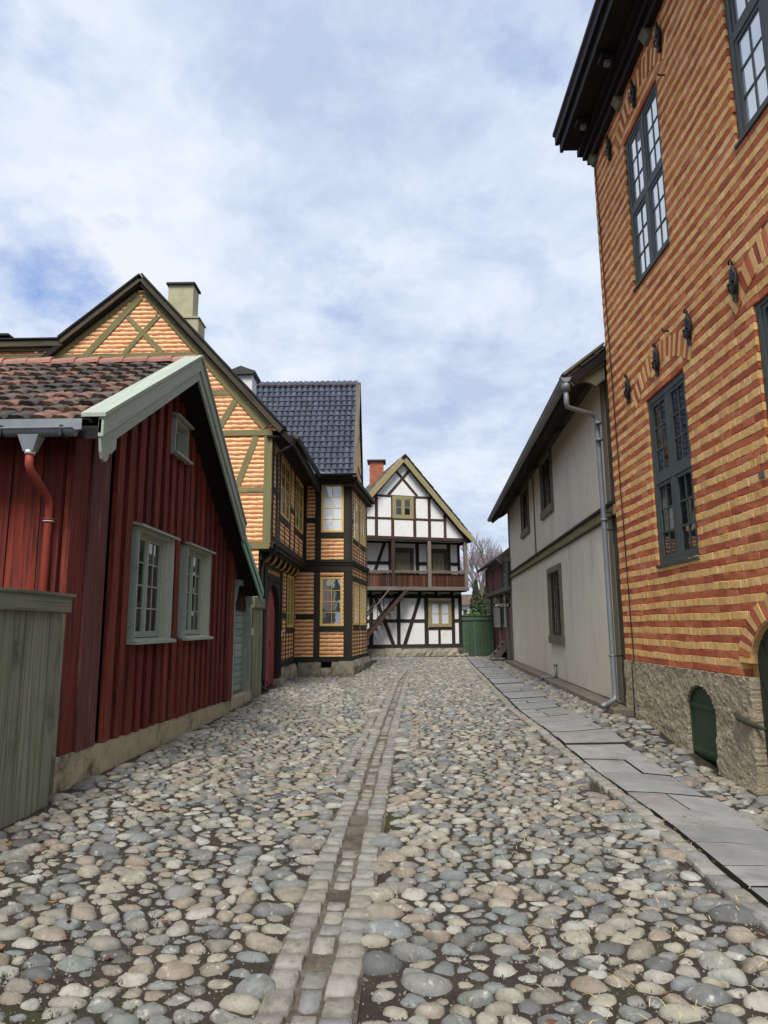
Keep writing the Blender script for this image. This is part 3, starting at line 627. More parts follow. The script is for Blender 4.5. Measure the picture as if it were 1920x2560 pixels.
# outer and inner boards, each on its own
holes = [(7.99, 9.36, 1.46, 2.84), (9.94, 11.27, 1.46, 2.84), (9.13, 9.79, 4.03, 4.58), (12.98, 14.62, 0, 2.55)]
def rboard(a0, a1, c0, c1, m, nm='board'):
    lo = .44-(a0-6.4)*.02+R.uniform(-.012, .02); segs = [(lo, None)]
    am = (a0+a1)/2; cuts = [(g0, g1) for (h0, h1, g0, g1) in holes if a1 > h0+.02 and a0 < h1-.02]
    spans = []; z = lo
    for g0, g1 in sorted(cuts):
        if g0 > z+.05: spans.append((z, g0, False))
        z = g1
    spans.append((z, None, True))
    for z0, z1, topp in spans:
        t0, t1 = (rline(a0)-.1, rline(a1)-.1) if topp else (z1, z1)
        if t0 < z0+.1 and t1 < z0+.1: continue
        b = MB(); b.g = Vector((0, 0, 1)); n = max(1, int((max(t0, t1)-z0)/.5)); j = lambda s=.003: R.uniform(-s, s); rings = []
        ak = [(a0, a1)]
        if topp and a0 < 9.05 < a1: t0 = t1 = min(t0, t1)
        for i in range(n+1):
            f = i/n; za, zb = z0+(t0-z0)*f, z0+(t1-z0)*f
            rings.append([RF.P(a0+j(), za, c0), RF.P(a0+j(), za, c1-.004), RF.P(a0+.006, za, c1+j()*.5), RF.P(a1-.006, zb, c1+j()*.5), RF.P(a1+j(), zb, c1-.004), RF.P(a1+j(), zb, c0)])
        for i in range(n):
            for k in range(5): b.face([rings[i][k], rings[i+1][k], rings[i+1][k+1], rings[i][k+1]])
        b.face(rings[0]); b.face(rings[-1])
        b.build(nm, m, RH)
rboard(6.4, 6.74, -.05, .0, 'red_board'); rboard(6.76, 7.19, -.05, .025, 'red_board_old'); [o.__setitem__('label', 'grey brown board with worn off paint') for o in RH.children if o.name.startswith('board') and o.data.materials[0].name == 'red_board_old']
a = 7.36
while a < 14.9:
    if a < 12.6 or a > 12.95:
        wd = R.uniform(.15, .19)
        rboard(a, a+wd, -.02, R.uniform(.026, .04), 'red_board')
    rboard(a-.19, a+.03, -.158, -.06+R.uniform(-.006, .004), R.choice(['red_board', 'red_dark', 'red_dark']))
    a += .305+R.uniform(-.012, .012)
rboard(12.62, 12.97, .0, .06, 'red_board')
# side wall boards
xs = -3.12
for k in range(15):
    wd = [.05, .2, .02, .3, .28, .24, .3, .26][k] if k < 8 else R.uniform(.22, .32)
    proud = {0: .0, 1: .05, 2: -.03}.get(k, R.uniform(0, .012))
    b = MB(); b.g = Vector((0, 0, 1)); b.box(RSd, xs-wd, xs-.012, .2, 3.72, -.05, proud).build('board', 'red_board', RH); xs -= wd
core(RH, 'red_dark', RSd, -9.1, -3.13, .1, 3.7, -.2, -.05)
# roof: slabs, soffit, tiles
sl = math.atan(.603); RT = Fr((-2.74, 6.09, 3.51), (-1, 0, 0), (0, -math.sin(sl), math.cos(sl)), (0, math.cos(sl), math.sin(sl)))
b = MB()
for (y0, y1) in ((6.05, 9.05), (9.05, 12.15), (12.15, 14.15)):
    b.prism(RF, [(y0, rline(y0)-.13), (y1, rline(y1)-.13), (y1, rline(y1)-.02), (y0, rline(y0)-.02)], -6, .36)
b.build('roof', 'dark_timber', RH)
b = MB()
for (y0, y1) in ((9.05, 12.15), (12.15, 14.2)): b.prism(RF, [(y0, rline(y0)-.018), (y1, rline(y1)-.018), (y1, rline(y1)+.05), (y0, rline(y0)+.05)], -6, .34)
b.build('rear_roof', 'old_tile', RH)
OT = [tile_mesh('roof_tile', 'old_tile', .205, .40, .036, .036, k) for k in range(8)]
roof_tiles(RH, RT, .08, 6.3, 3.34, .205, .305, OT, limit=300, jit=.05, wave=.012)
def ridge_tiles(parent, p, q, r, m, L=.34):
    p, q = Vector(p), Vector(q); d = (q-p).normalized(); t = d.cross(Vector((0, 0, 1))); n = int((q-p).length/L); me = None
    b = MB(); sg = 8
    A = [b.add((0, math.cos(math.pi*i/sg)*r, math.sin(math.pi*i/sg)*r)) for i in range(sg+1)]; B_ = [b.add((L*1.1, math.cos(math.pi*i/sg)*r*.86, math.sin(math.pi*i/sg)*r*.86-.01)) for i in range(sg+1)]
    for i in range(sg): b.idx(None, (A[i], A[i+1], B_[i+1], B_[i]))
    b.idx(None, A)
    me = b.mesh('ridge_tile', m, smooth=False)
    for i in range(n):
        M = Matrix((d, t, d.cross(t)*-1 if d.cross(t).z < 0 else d.cross(t))).transposed().to_4x4(); M.translation = p+d*L*i+Vector((0, 0, R.uniform(-.006, .006)))
        inst('ridge_tile', me, M @ Matrix.Rotation(R.uniform(-.02, .02), 4, 'Y'), parent)
ridge_tiles(RH, (-2.74, 9.05, 5.28), (-9, 9.05, 5.26), .12, 'ridge_orange')
# bargeboards: two stepped planks on each slope, carved end
def barge(y0, y1, up_, lo_, c0, c1, m, nm='bargeboard'):
    n = max(1, int(abs(y1-y0)/.6)); b = MB(); b.g = (RF.P(y1, rline(y1))-RF.P(y0, rline(y0))).normalized()
    b.prism(RF, [(y0, rline(y0)+lo_), (y1, rline(y1)+lo_), (y1, rline(y1)+up_), (y0, rline(y0)+up_)], c0, c1); return b.build(nm, m, RH)
barge(6.06, 9.05, .085, -.11, .36, .41, 'green_trim'); barge(6.1, 9.05, -.108, -.25, .36, .39, 'green_trim')
barge(9.053, 12.2, .085, -.11, .36, .41, 'green_trim'); barge(9.053, 12.2, -.108, -.25, .36, .39, 'green_trim')
barge(12.203, 14.2, .03, -.10, .33, .38, 'green_bright'); barge(12.203, 14.22, -.098, -.24, .33, .36, 'green_bright')
barge(6.04, 9.04, .125, .087, .2, .43, 'green_trim', 'verge_cap'); barge(9.056, 12.2, .125, .087, .2, .43, 'green_trim', 'verge_cap')
e0 = rline(6.1); b = MB(); b.prism(RF, [(6.06, e0+.03), (6.06, e0-.1), (6.1, e0-.27), (6.13, e0-.33), (6.19, e0-.35), (6.25, e0-.31), (6.28, e0-.24), (6.33, e0-.235), (6.36, e0-.2), (6.42, e0-.16), (6.42, e0+.2)], .362, .388).build('carved_end', 'green_trim', RH)
# gutter, hopper and red downpipe on the eave
half_gutter('gutter', RH, (-2.9, 5.95, 3.40), (-9, 5.95, 3.38), .065, 'zinc')
b = MB(); RE = Fr((0, 5.99, 0), (1, 0, 0), (0, -1, 0)); b.box(RE, -9, -2.86, 3.41, 3.515, .0, .008).build('eave_flashing', 'zinc', RH)
for xb in (-3.0, -3.55, -4.1, -4.7): MB().box(Fr((0, 5.95, 0), (1, 0, 0), (0, -1, 0)), xb-.012, xb+.012, 3.325, 3.425, -.075, .075).build('gutter_bracket', 'black_metal', RH)
b = MB(); HX = -3.3; tp = [(-.095, .07), (.095, .07), (.095, -.06), (-.095, -.06)]; bt = [(-.042, .04), (.042, .04), (.042, -.04), (-.042, -.04)]
for i in range(4): k = (i+1) % 4; b.face([(HX+tp[i][0], 5.95+tp[i][1], 3.345), (HX+tp[k][0], 5.95+tp[k][1], 3.345), (HX+bt[k][0], 5.95+bt[k][1], 3.19), (HX+bt[i][0], 5.95+bt[i][1], 3.19)])
b.build('hopper', 'zinc', RH)
pipe('downpipe', RH, [(HX, 5.95, 3.2), (HX, 5.95, 3.08), (HX+.01, 5.97, 3.02), (HX+.03, 6.22, 2.86), (HX+.035, 6.29, 2.8), (HX+.035, 6.3, 2.7), (HX+.035, 6.3, .2)], .037, 'red_paint')
pipe('pipe_collar', RH, [(HX, 5.95, 3.205), (HX, 5.95, 3.17)], .046, 'plate_white'); pipe('pipe_clip', RH, [(HX+.035, 6.3, 2.635), (HX+.035, 6.3, 2.62)], .05, 'red_paint'); pipe('pipe_clip', RH, [(HX+.035, 6.3, 2.612), (HX+.035, 6.3, 2.604)], .049, 'plate_white')
# windows in projecting cases
def cased(a0, a1, b0, b1, cols, rows, nx, cur, spl):
    wn = window(RH, RF, a0+.036, a1-.036-spl, b0+.03, b1-.05, -.045 if spl else -.07, 'green_trim', 'glass_old', nx, 1, cols, rows, .035, .05, .035, .018, .05, curtain=cur)
    part_box('window_jamb', RH, 'green_trim', RF, a0, a0+.035, b0, b1, -.14, .06); MB().hexa([RF.P(a1-.035, b0, .06), RF.P(a1, b0, .06), RF.P(a1, b1, .06), RF.P(a1-.035, b1, .06), RF.P(a1-.036-spl, b0, -.05 if spl else -.14), RF.P(a1, b0, -.14), RF.P(a1, b1, -.14), RF.P(a1-.036-spl, b1, -.05 if spl else -.14)]) if False else None
    jb = MB(); s_ = a1-.036-spl; jb.hexa([RF.P(a1-.03, b0, .06), RF.P(a1, b0, .06), RF.P(a1, b1, .06), RF.P(a1-.03, b1, .06), RF.P(s_, b0, -.04 if spl else -.14), RF.P(a1, b0, -.14), RF.P(a1, b1, -.14), RF.P(s_, b1, -.04 if spl else -.14)]); jb.build('window_jamb', 'green_trim', RH)
    part_box('window_head', RH, 'green_trim', RF, a0+.036, a1-.02, b1-.055, b1-.002, -.13, .045)
    b = MB(); b.hexa([RF.P(a0-.06, b1-.01, .12), RF.P(a1+.06, b1-.01, .12), RF.P(a1+.06, b1+.018, .12), RF.P(a0-.06, b1+.018, .12), RF.P(a0-.06, b1+.01, -.02), RF.P(a1+.06, b1+.01, -.02), RF.P(a1+.06, b1+.05, -.02), RF.P(a0-.06, b1+.05, -.02)]); b.build('window_hood', 'green_trim', RH)
    b = MB(); b.hexa([RF.P(a0-.06, b0-.05, .12), RF.P(a1+.06, b0-.05, .12), RF.P(a1+.06, b0-.015, .12), RF.P(a0-.06, b0-.015, .12), RF.P(a0-.06, b0-.045, -.02), RF.P(a1+.06, b0-.045, -.02), RF.P(a1+.06, b0+.02, -.02), RF.P(a0-.06, b0+.02, -.02)]); b.build('sill', 'green_trim', RH)
cased(8.0, 9.33, 1.47, 2.82, 2, 4, 2, ('lace', .08, .0), .17); cased(9.95, 11.24, 1.48, 2.83, 2, 4, 2, ('lace', .12, .0), .15); cased(9.15, 9.77, 4.05, 4.55, 1, 1, 1, None, .0)
# door with chamfered head, set back
b = MB(); dpts = [(13.0, .3), (13.0, 2.12), (13.3, 2.5), (14.3, 2.5), (14.6, 2.12), (14.6, .3)]
ipts = [(13.06, .3), (13.06, 2.1), (13.33, 2.44), (14.27, 2.44), (14.54, 2.1), (14.54, .3)]
for i in range(5):
    o0, o1, i0, i1 = dpts[i], dpts[i+1], ipts[i], ipts[i+1]
    b.hexa([RF.P(*o0, .06), RF.P(*o1, .06), RF.P(*i1, .06), RF.P(*i0, .06), RF.P(*o0, -.18), RF.P(*o1, -.18), RF.P(*i1, -.18), RF.P(*i0, -.18)])
b.build('door_case', 'green_trim', RH)
b = MB(); b.prism(RF, [(12.98, 2.1), (13.28, 2.54), (14.32, 2.54), (14.64, 2.1), (14.6, 2.1), (14.3, 2.505), (13.3, 2.505), (13.02, 2.1)], -.06, .08).build('door_hood', 'green_trim', RH)
for lf, (x0, x1) in enumerate(((13.065, 13.8), (13.81, 14.535))):
    d = MB().box(RF, x0, x1, .34, 2.44, -.18, -.125).build('door', 'door_grey', RH); z = .36
    while z < 2.35:
        h = R.uniform(.125, .15); x0c, x1c = x0+.01, x1-.01
        if z+h > 2.1:
            s_ = (z+h-2.1)*.8
            if lf == 0: x0c += s_
            else: x1c -= s_
        b = MB(); b.box(RF, x0c+.012, x1c-.012, z+.008, min(z+h, 2.42)-.008, -.126, -.104); b.build('plank', 'door_grey', d); z += h
part_box('door_step', RH, 'concrete', RF, 12.98, 14.72, .1, .3, -.4, .05)
part_box('house_number', RH, 'plate_white', RF, 14.7, 14.8, 1.45, 1.6, .04, .06)
# ================================================================== fences
LF = thing('board_fence', 'weathered grey green board fence with flat cap at the left edge', 'fence', (-2.95, 5, 0), 'board fences along the lane')
FF_ = Fr((-2.95, 0, 0), (0, 1, 0), (1, 0, 0)); a = 6.05
while a > 1.2:
    wd = R.uniform(.14, .2); b = MB(); b.g = Vector((0, 0, 1)); b.box(FF_, a-wd+.004, a-.004, .04+R.uniform(0, .03), 1.76, -.03, R.uniform(-.006, .006)).build('board', 'fence_grey', LF); a -= wd
part_box('cap_rail', LF, 'fence_grey', FF_, 1.2, 6.12, 1.75, 1.885, -.08, .05); part_box('cap_top', LF, 'fence_grey', FF_, 1.2, 6.14, 1.886, 1.91, -.1, .075)
part_box('board', LF, 'fence_grey', FF_, 6.06, 6.37, 0, 1.74, -.15, -.12)
part_box('post', LF, 'fence_grey', FF_, 5.95, 6.05, 0, 1.75, -.13, -.032)
b = MB(); b.g = Vector((1, 0, 0)); a = 0
MF = thing('board_fence', 'narrow pale green board fence closing the gap beside the red arched door', 'fence', (-3.12, 15.4, 0), 'board fences along the lane')
FM = Fr((-3.12, 0, 0), (0, 1, 0), (1, 0, 0)); a = 14.98
while a < 16.15:
    wd = R.uniform(.15, .2); b = MB(); b.g = Vector((0, 0, 1)); b.box(FM, a+.003, min(a+wd, 16.18)-.003, .02, 2.05, -.03, R.uniform(0, .008)).build('board', 'fence_grey', MF); a += wd
part_box('cap_rail', MF, 'fence_grey', FM, 14.98, 16.25, 2.05, 2.28, -.1, .05)
GF = thing('board_fence', 'tall green painted board fence at the far end beside the white house', 'fence', (3.9, 33.2, .25), 'board fences along the lane')
FG = Fr((0, 33.2, 0), (1, 0, 0), (0, -1, 0)); a = 3.24
while a < 4.7:
    wd = .17+R.uniform(-.01, .02); b = MB(); b.g = Vector((0, 0, 1)); b.box(FG, a+.009, min(a+wd, 4.72)-.009, .2, 1.95, -.03, R.uniform(0, .02)).build('board', 'fence_green', GF); a += wd
part_box('cap_rail', GF, 'fence_green', FG, 3.22, 4.72, 1.9, 2.1, -.04, .05); part_box('cap_top', GF, 'fence_green', FG, 3.2, 4.74, 2.101, 2.14, -.07, .08)
FG2 = Fr((4.72, 0, 0), (0, 1, 0), (-1, 0, 0)); part_box('post', GF, 'fence_green', FG, 4.62, 4.74, .2, 2.05, -.15, -.042)

# ================================================================== striped timber framed house
SH = thing('striped_house', 'yellow and red striped timber framed house with blue black tiled wing', 'house', (-3, 18, 0))
GW = Fr((0, 16.2, 0), (1, 0, 0), (0, -1, 0))           # gable facing the viewer
def gext(z):
    if z < 3.55: return (-10.6, -3.25)
    r = -2.98 if z < 6.42 else -6.42+(10.25-z)/1.08
    if z > 10.22: return None
    l = -10.6 if z < 8.55 else -6.42-(10.25-z)/.86
    return (l, r)
stripes(SH, GW, .3, 10.2, .113, gext)
b = MB(); b.prism(GW, [(-10.6, 0), (-3.9, 0), (-3.9, 3.5), (-3.4, 3.5), (-3.4, 6.2), (-6.42, 9.9), (-8.2, 8.5), (-10.6, 8.5)], -4.5, -.14); b.build('wall', 'dark_timber', SH)
T = lambda p, q, w_, m='olive', c1=.022, F=GW: part_beam('timber', SH, m, F, p, q, w_, -.06, c1)
T((-3.07, 3.62), (-3.07, 6.36), .2); T((-10.5, 8.40), (-4.82, 8.42), .13); T((-9, 7.41), (-3.98, 7.41), .14); T((-9, 6.34), (-2.98, 6.36), .16, c1=.03)
T((-9, 4.92), (-3.17, 4.92), .14); T((-9, 3.56), (-3.0, 3.56), .18, c1=.03)
T((-3.84, 7.33), (-4.34, 6.44), .16, c1=.018); T((-3.38, 6.27), (-3.82, 5.0), .16, c1=.018); T((-5.6, 8.34), (-6.7, 7.5), .16, c1=.018)
T((-6.44, 10.0), (-8.02, 8.12), .17, c1=.026); T((-6.76, 9.47), (-5.82, 8.48), .13, c1=.018); T((-5.96, 9.48), (-6.78, 8.48), .13, c1=.024)
T((-6.30, 10.14), (-3.12, 6.5), .26, c1=.034); T((-6.55, 10.12), (-8.62, 8.33), .17, c1=.03); T((-8.5, 8.42), (-8.85, 8.12), .14, c1=.018)
for xv in (-7.55, -6.33, -5.2): T((xv, 7.48), (xv, 8.35), .15, c1=.016)
T((-10.6, 8.62), (-8.35, 8.62), .1, 'olive', .03)
# verge boards
V_ = lambda p, q, w_, m, c0, c1, nm='verge_board': part_beam(nm, SH, m, GW, p, q, w_, c0, c1)
V_((-6.38, 10.42), (-2.72, 6.36), .16, 'olive_dark', .05, .2); V_((-6.38, 10.53), (-2.66, 6.45), .05, 'cornice_dark', -.3, .24, 'verge_cap')
V_((-6.44, 10.4), (-8.36, 8.75), .14, 'olive_dark', .05, .2); V_((-6.42, 10.52), (-8.4, 8.84), .06, 'dark_timber', -.3, .24, 'verge_cap')
V_((-8.3, 8.72), (-10.6, 8.7), .16, 'olive_dark', .04, .16); V_((-8.3, 8.83), (-10.6, 8.83), .05, 'cornice_dark', -.3, .2, 'verge_cap')
# far left: dark boarded dormer rising beside the gable
DM = thing('dormer', 'dark weathered board dormer at the far left beside the striped gable', 'dormer', (-10.8, 17.2, 8.6))
FD = Fr((0, 16.9, 0), (1, 0, 0), (0, -1, 0)); a = -11.6
while a < -10.3:
    b = MB(); b.g = Vector((0, 0, 1)); b.box(FD, a, a+.13, 7.6, 9.0, -.03, R.uniform(0, .02)).build('board', 'weathered', DM); a += .15
part_box('eave_board', DM, 'cornice_dark', FD, -11.8, -10.18, 9.0, 9.24, -.5, .12); part_box('roof', DM, 'cornice_dark', FD, -11.85, -10.1, 9.242, 9.3, -1.5, .2); part_box('backing', DM, 'dark_timber', FD, -11.6, -10.34, 7.6, 9.0, -1.2, -.032)
# main roof over the lane wall
ms = math.atan(1.08); MRF = Fr((-2.4, 16.05, 6.14), (0, 1, 0), (math.sin(ms), 0, math.cos(ms)), (-math.cos(ms), 0, math.sin(ms)))
part_box('roof', SH, 'dark_timber', MRF, 0, 12, 0, 5.9, -.16, -.03)
ML = Fr((-6.42, 16.05, 10.48), (0, 1, 0), (-math.sin(.71), 0, math.cos(.71)), (-math.cos(.71), 0, -math.sin(.71))); part_box('roof', SH, 'dark_timber', ML, 0, 12, 0, 6, -.16, -.03)
BT = [tile_mesh('roof_tile', 'blue_tile', .205, .33, .030, .022, 40+k) for k in range(6)]
BT2 = BT
# lane wall, ground floor (a = Y)
LW = Fr((-3.25, 0, 0), (0, 1, 0), (1, 0, 0)); UW = Fr((-2.98, 0, 0), (0, 1, 0), (1, 0, 0))
stripes(SH, LW, .6, 3.3, .126, lambda z: (19.6, 22.3), [(20.6, 21.98, 1.62, 3.25)])
part_box('wall', SH, 'dark_timber', LW, 16.3, 22.5, .1, 3.6, -2.5, -.5); part_box('wall', SH, 'dark_timber', LW, 19.62, 22.3, .4, 3.6, -.5, -.14)
LT = lambda p, q, w_, m='black_timber', c1=.022, F=LW: part_beam('timber', SH, m, F, p, q, w_, -.06, c1)
LT((16.32, .1), (16.32, 3.3), .2, c1=.02); LT((17.12, .35), (17.12, 3.3), .24, c1=.022); LT((19.45, .3), (19.45, 3.3), .24, c1=.05); LT((16.3, 3.33), (22.3, 3.33), .22, c1=.06)
LT((19.5, .58), (22.2, .58), .19, c1=.05); LT((20.5, 1.53), (22.2, 1.53), .16); LT((20.48, .68), (20.48, 3.22), .1); LT((22.08, .68), (22.08, 3.22), .12); LT((19.6, 1.95), (20.45, 1.95), .16)
for yv in (20.02, 21.0, 21.55): LT((yv, .68), (yv, 1.45), .06, 'brown_timber', .016)
LT((20.02, 2.03), (20.02, 3.2), .06, 'brown_timber', .016)
# arched portal with red herringbone door
b = MB(); n = 14; c_, hw, spr, ris = 18.28, .95, 1.9, .85
arc = [(c_-hw*math.cos(math.pi*i/n), spr+ris*math.sin(math.pi*i/n)) for i in range(n+1)]
out_ = [(17.2, .1), (17.2, 3.22)]; 
for i in range(n):
    (a0, b0), (a1, b1) = arc[i], arc[i+1]; b.hexa([LW.P(a0, b0, .02), LW.P(a1, b1, .02), LW.P(a1, 3.22, .02), LW.P(a0, 3.22, .02), LW.P(a0, b0, -.22), LW.P(a1, b1, -.22), LW.P(a1, 3.22, -.22), LW.P(a0, 3.22, -.22)])
b.box(LW, 17.22, c_-hw, .1, 3.22, -.4, .02); b.box(LW, c_+hw, 19.34, .1, 3.22, -.4, .02); b.build('door_surround', 'black_timber', SH)
b = MB(); b.box(LW, 17.28, 19.3, 2.84, 2.9, .021, .045); b.box(LW, 17.28, 19.3, 3.18, 3.24, .021, .045); b.build('moulding', 'black_timber', SH)
b = MB(); a = 17.36
while a < 19.05:
    hh = R.uniform(.075, .12); b.box(LW, a, a+R.uniform(.02, .045), 3.0+R.uniform(0, .02), 3.0+hh, .021, .03)
    if R.random() < .6: b.box(LW, a-.01, a+.05, 3.0+R.choice([0, .05, .085]), 3.0+R.choice([.02, .065, .105]), .0215, .0305)
    a += R.uniform(.062, .1)
b.build('inscription', 'gold', SH)
dr = MB().box(LW, c_-hw, c_+hw, .08, spr+ris, -.19, -.13).build('door', 'arch_red', SH); mid = c_
for sgn in (-1, 1):
    z = -.6
    while z < 3.1:
        cl = []
        for (aa, bb) in ((0, z), (0, z+.14), (hw, z+.14-.75), (hw, z-.75)): cl.append((mid+sgn*aa, bb))
        # clip to the arch by keeping planks whose middle lies inside
        n_ = 6; b = MB(); pieces = []
        for i in range(n_):
            t0, t1 = i/n_, (i+1)/n_; A0, A1 = hw*t0, hw*t1; zz0, zz1 = z+.01-.75*t0, z+.01-.75*t1
            topl = spr+ris*math.sqrt(max(0, 1-((t0+t1)/2)**2)); lo0, lo1, hi0, hi1 = max(zz0, .1), max(zz1, .1), min(zz0+.122, topl), min(zz1+.122, topl)
            if hi0 > lo0+.01 and hi1 > lo1+.01: b.hexa([LW.P(mid+sgn*A0, lo0, -.11), LW.P(mid+sgn*A1, lo1, -.11), LW.P(mid+sgn*A1, hi1, -.11), LW.P(mid+sgn*A0, hi0, -.11), LW.P(mid+sgn*A0, lo0, -.131), LW.P(mid+sgn*A1, lo1, -.131), LW.P(mid+sgn*A1, hi1, -.131), LW.P(mid+sgn*A0, hi0, -.131)]); pieces.append(1)
        if pieces: b.build('plank', 'arch_red', dr)
        z += .14
pipe('door_handle', dr, [LW.P(18.5, 1.25, -.11), LW.P(18.5, 1.25, -.1), LW.P(18.5, 1.1, -.1)], .012, 'iron', 6)
part_box('house_number', SH, 'plate_white', LW, 19.42, 19.5, 1.35, 1.52, .052, .065)
BF = SF = None
WY = lambda F, a0, a1, b0, b1, c=.0, cur=('curtain', .1, .0), rows=4, cols=2, nx=2: window(SH, F, a0, a1, b0, b1, c+.01, 'yellow_paint', 'glass_bay' if F is BF else 'glass_blind_reflection' if F is SF else 'glass_dark', nx, 1, cols, rows, .05, .035, .022, .018, .05, curtain=cur)  # wing's lane side: pale reflection of the house opposite painted into the glass tint
WY(LW, 20.6, 21.98, 1.62, 3.2, cur=None)
# upper lane wall
stripes(SH, UW, 3.8, 6.25, .126, lambda z: (16.4, 22.2), [(17.55, 19.08, 4.55, 6.1), (20.2, 21.9, 4.6, 6.2)])
part_box('wall', SH, 'dark_timber', UW, 16.3, 22.4, 3.6, 6.3, -2.5, -.14)
UT = lambda p, q, w_, m='black_timber', c1=.022: LT(p, q, w_, m, c1, UW)
UT((16.34, 3.75), (16.34, 6.3), .24, 'black_timber', .02); UT((17.4, 3.75), (17.4, 6.3), .16, 'brown_timber'); UT((19.2, 3.75), (19.2, 6.3), .16, 'brown_timber'); UT((20.08, 3.75), (20.08, 6.3), .14, 'brown_timber'); UT((22.05, 3.75), (22.05, 6.3), .2)
UT((17.45, 4.44), (19.15, 4.44), .17); UT((20.1, 4.49), (22, 4.49), .17); UT((16.4, 5.0), (17.35, 5.0), .16); UT((19.25, 5.0), (20.05, 5.0), .16); UT((16.3, 3.76), (22.2, 3.76), .13, c1=.04)
for yv in (18.3, 21.05): UT((yv, 3.8), (yv, 4.37), .1, 'brown_timber', .016)
WY(UW, 17.55, 19.08, 4.55, 6.1, cur=None, cols=2, rows=4); WY(UW, 20.2, 21.9, 4.6, 6.2, cur=None)
# jetty mouldings and gilt corbels
for k, (z0, z1, c0) in enumerate(((3.6, 3.68, .10), (3.5, 3.6, .06), (3.42, 3.5, -.02))):
    part_box('jetty_moulding', SH, 'black_timber', UW, 16.25, 22.2, z0, z1, -.3, c0)
for yv in (16.7, 17.5, 18.3, 19.1, 19.9, 20.7, 21.5):
    prof = [(0, -.0), (.17, 0), (.18, -.05), (.15, -.12), (.09, -.2), (0, -.24)]
    Fc = Fr((-3.25, yv, 3.44), (1, 0, 0), (0, -1, 0)); cb = MB().prism(Fc, [(p[0]+.02, p[1]) for p in prof], -.11, .11).build('corbel', 'black_timber', SH)
    b = MB()
    for k in range(5): cc = -.09+k*.045; b.prism(Fc, [(p[0]*1.1+.02, p[1]*1.06-.004) for p in prof[1:]]+[(.02, -.2)], cc-.01, cc+.01)
    b.build('gilding', 'gold', cb)
# bay wing facing the viewer (a = X)
BF = Fr((0, 22.2, 0), (1, 0, 0), (0, -1, 0)); SF = Fr((-1.42, 22.2, 0), (.11, 1, 0), (1, -.11, 0))
stripes(SH, BF, .66, 3.42, .126, lambda z: (-3.4, -1.5), [(-2.41, -1.68, 1.65, 3.22)])
stripes(SH, BF, 3.8, 6.36, .126, lambda z: (-2.95, -1.5), [(-2.4, -1.66, 4.7, 6.33)])
b = MB(); b.prism(Fr((0, 0, 0), (1, 0, 0), (0, 0, 1), (0, 1, 0)), [(-3.9, 22.34), (-1.56, 22.34), (-1.22, 25.66), (-3.9, 25.66)], .3, 6.5); b.build('wall', 'dark_timber', SH)
BTm = lambda p, q, w_, c1=.022, m='black_timber', F=BF: part_beam('timber', SH, m, F, p, q, w_, -.1, c1)
BTm((-3.2, .60), (-1.42, .60), .17, .06); BTm((-2.52, .68), (-2.52, 3.4), .2); BTm((-1.53, .68), (-1.53, 3.5), .24, .028); BTm((-3.2, 1.95), (-2.62, 1.95), .17); BTm((-2.42, 1.56), (-1.64, 1.56), .17, .03); BTm((-3.2, 3.55), (-1.4, 3.55), .3, .036)
BTm((-2.5, 3.8), (-2.5, 6.42), .2); BTm((-1.55, 3.8), (-1.55, 6.42), .22, .028); BTm((-2.95, 5.1), (-2.6, 5.1), .18); BTm((-2.4, 4.6), (-1.66, 4.6), .18, .03); BTm((-3, 6.48), (-1.42, 6.48), .3, .04); BTm((-2.92, 3.8), (-2.92, 6.4), .08, .02)
WY(BF, -2.41, -1.68, 1.65, 3.22, cur=('curtain', .06, .0), rows=4, cols=2, nx=1); window(SH, BF, -2.4, -1.66, 4.7, 6.33, .01, 'yellow_paint', 'glass_blind_reflection', 1, 1, 2, 4, .05, .035, .022, .018, .05)
for (z0, z1, c) in ((3.7, 3.79, .09), (3.62, 3.7, .06)): part_box('jetty_moulding', SH, 'black_timber', BF, -3.2, -1.4+c, z0, z1, -.2, c); part_box('jetty_moulding', SH, 'black_timber', SF, -c+.001, 3.6, z0-.001, z1-.001, -.2, c)
# slanting lane side of the wing
stripes(SH, SF, .66, 3.6, .126, lambda z: (.02, 3.5), [(.45, 1.55, 1.68, 3.1), (1.95, 3.05, 1.68, 3.1)])
stripes(SH, SF, 3.8, 6.3, .126, lambda z: (.02, 3.5), [(.45, 1.55, 4.56, 6.05), (1.95, 3.05, 4.5, 5.95)])
ST = lambda p, q, w_, m='brown_timber', c1=.018: part_beam('timber', SH, m, SF, p, q, w_, -.06, c1)
ST((.06, .68), (.06, 3.6), .12, 'black_timber', .024); ST((.06, 3.8), (.06, 6.3), .12, 'black_timber', .024); ST((0, .62), (3.5, .62), .12, 'black_timber', .04); ST((0, 3.2), (3.5, 3.2), .17, 'black_timber', .026); ST((3.46, .66), (3.46, 6.3), .1)
for yv in (.38, .78, 1.2, 1.68, 2.3, 2.7, 3.14): ST((yv, .68), (yv, 1.6 if not yv in (.38, 1.68, 3.14) else 3.12), .055); ST((yv, 3.8), (yv, 4.42 if not yv in (.38, 1.68, 3.14) else 6.3), .055); ST((yv, 3.29), (yv, 3.6), .05)
ST((.4, 1.6), (1.6, 1.6), .15, 'black_timber'); ST((1.9, 1.6), (3.1, 1.6), .15, 'black_timber'); ST((.4, 4.48), (1.6, 4.48), .14, 'black_timber'); ST((1.9, 4.42), (3.1, 4.42), .14, 'black_timber'); ST((0, 5.1), (.36, 5.1), .14, 'black_timber')
for (a0, a1) in ((.45, 1.55), (1.95, 3.05)): WY(SF, a0, a1, 1.68, 3.1, cur=('curtain', .12, .0), cols=1); WY(SF, a0, a1, 4.54, 6.0, cur=('curtain', .12, .0), cols=1)
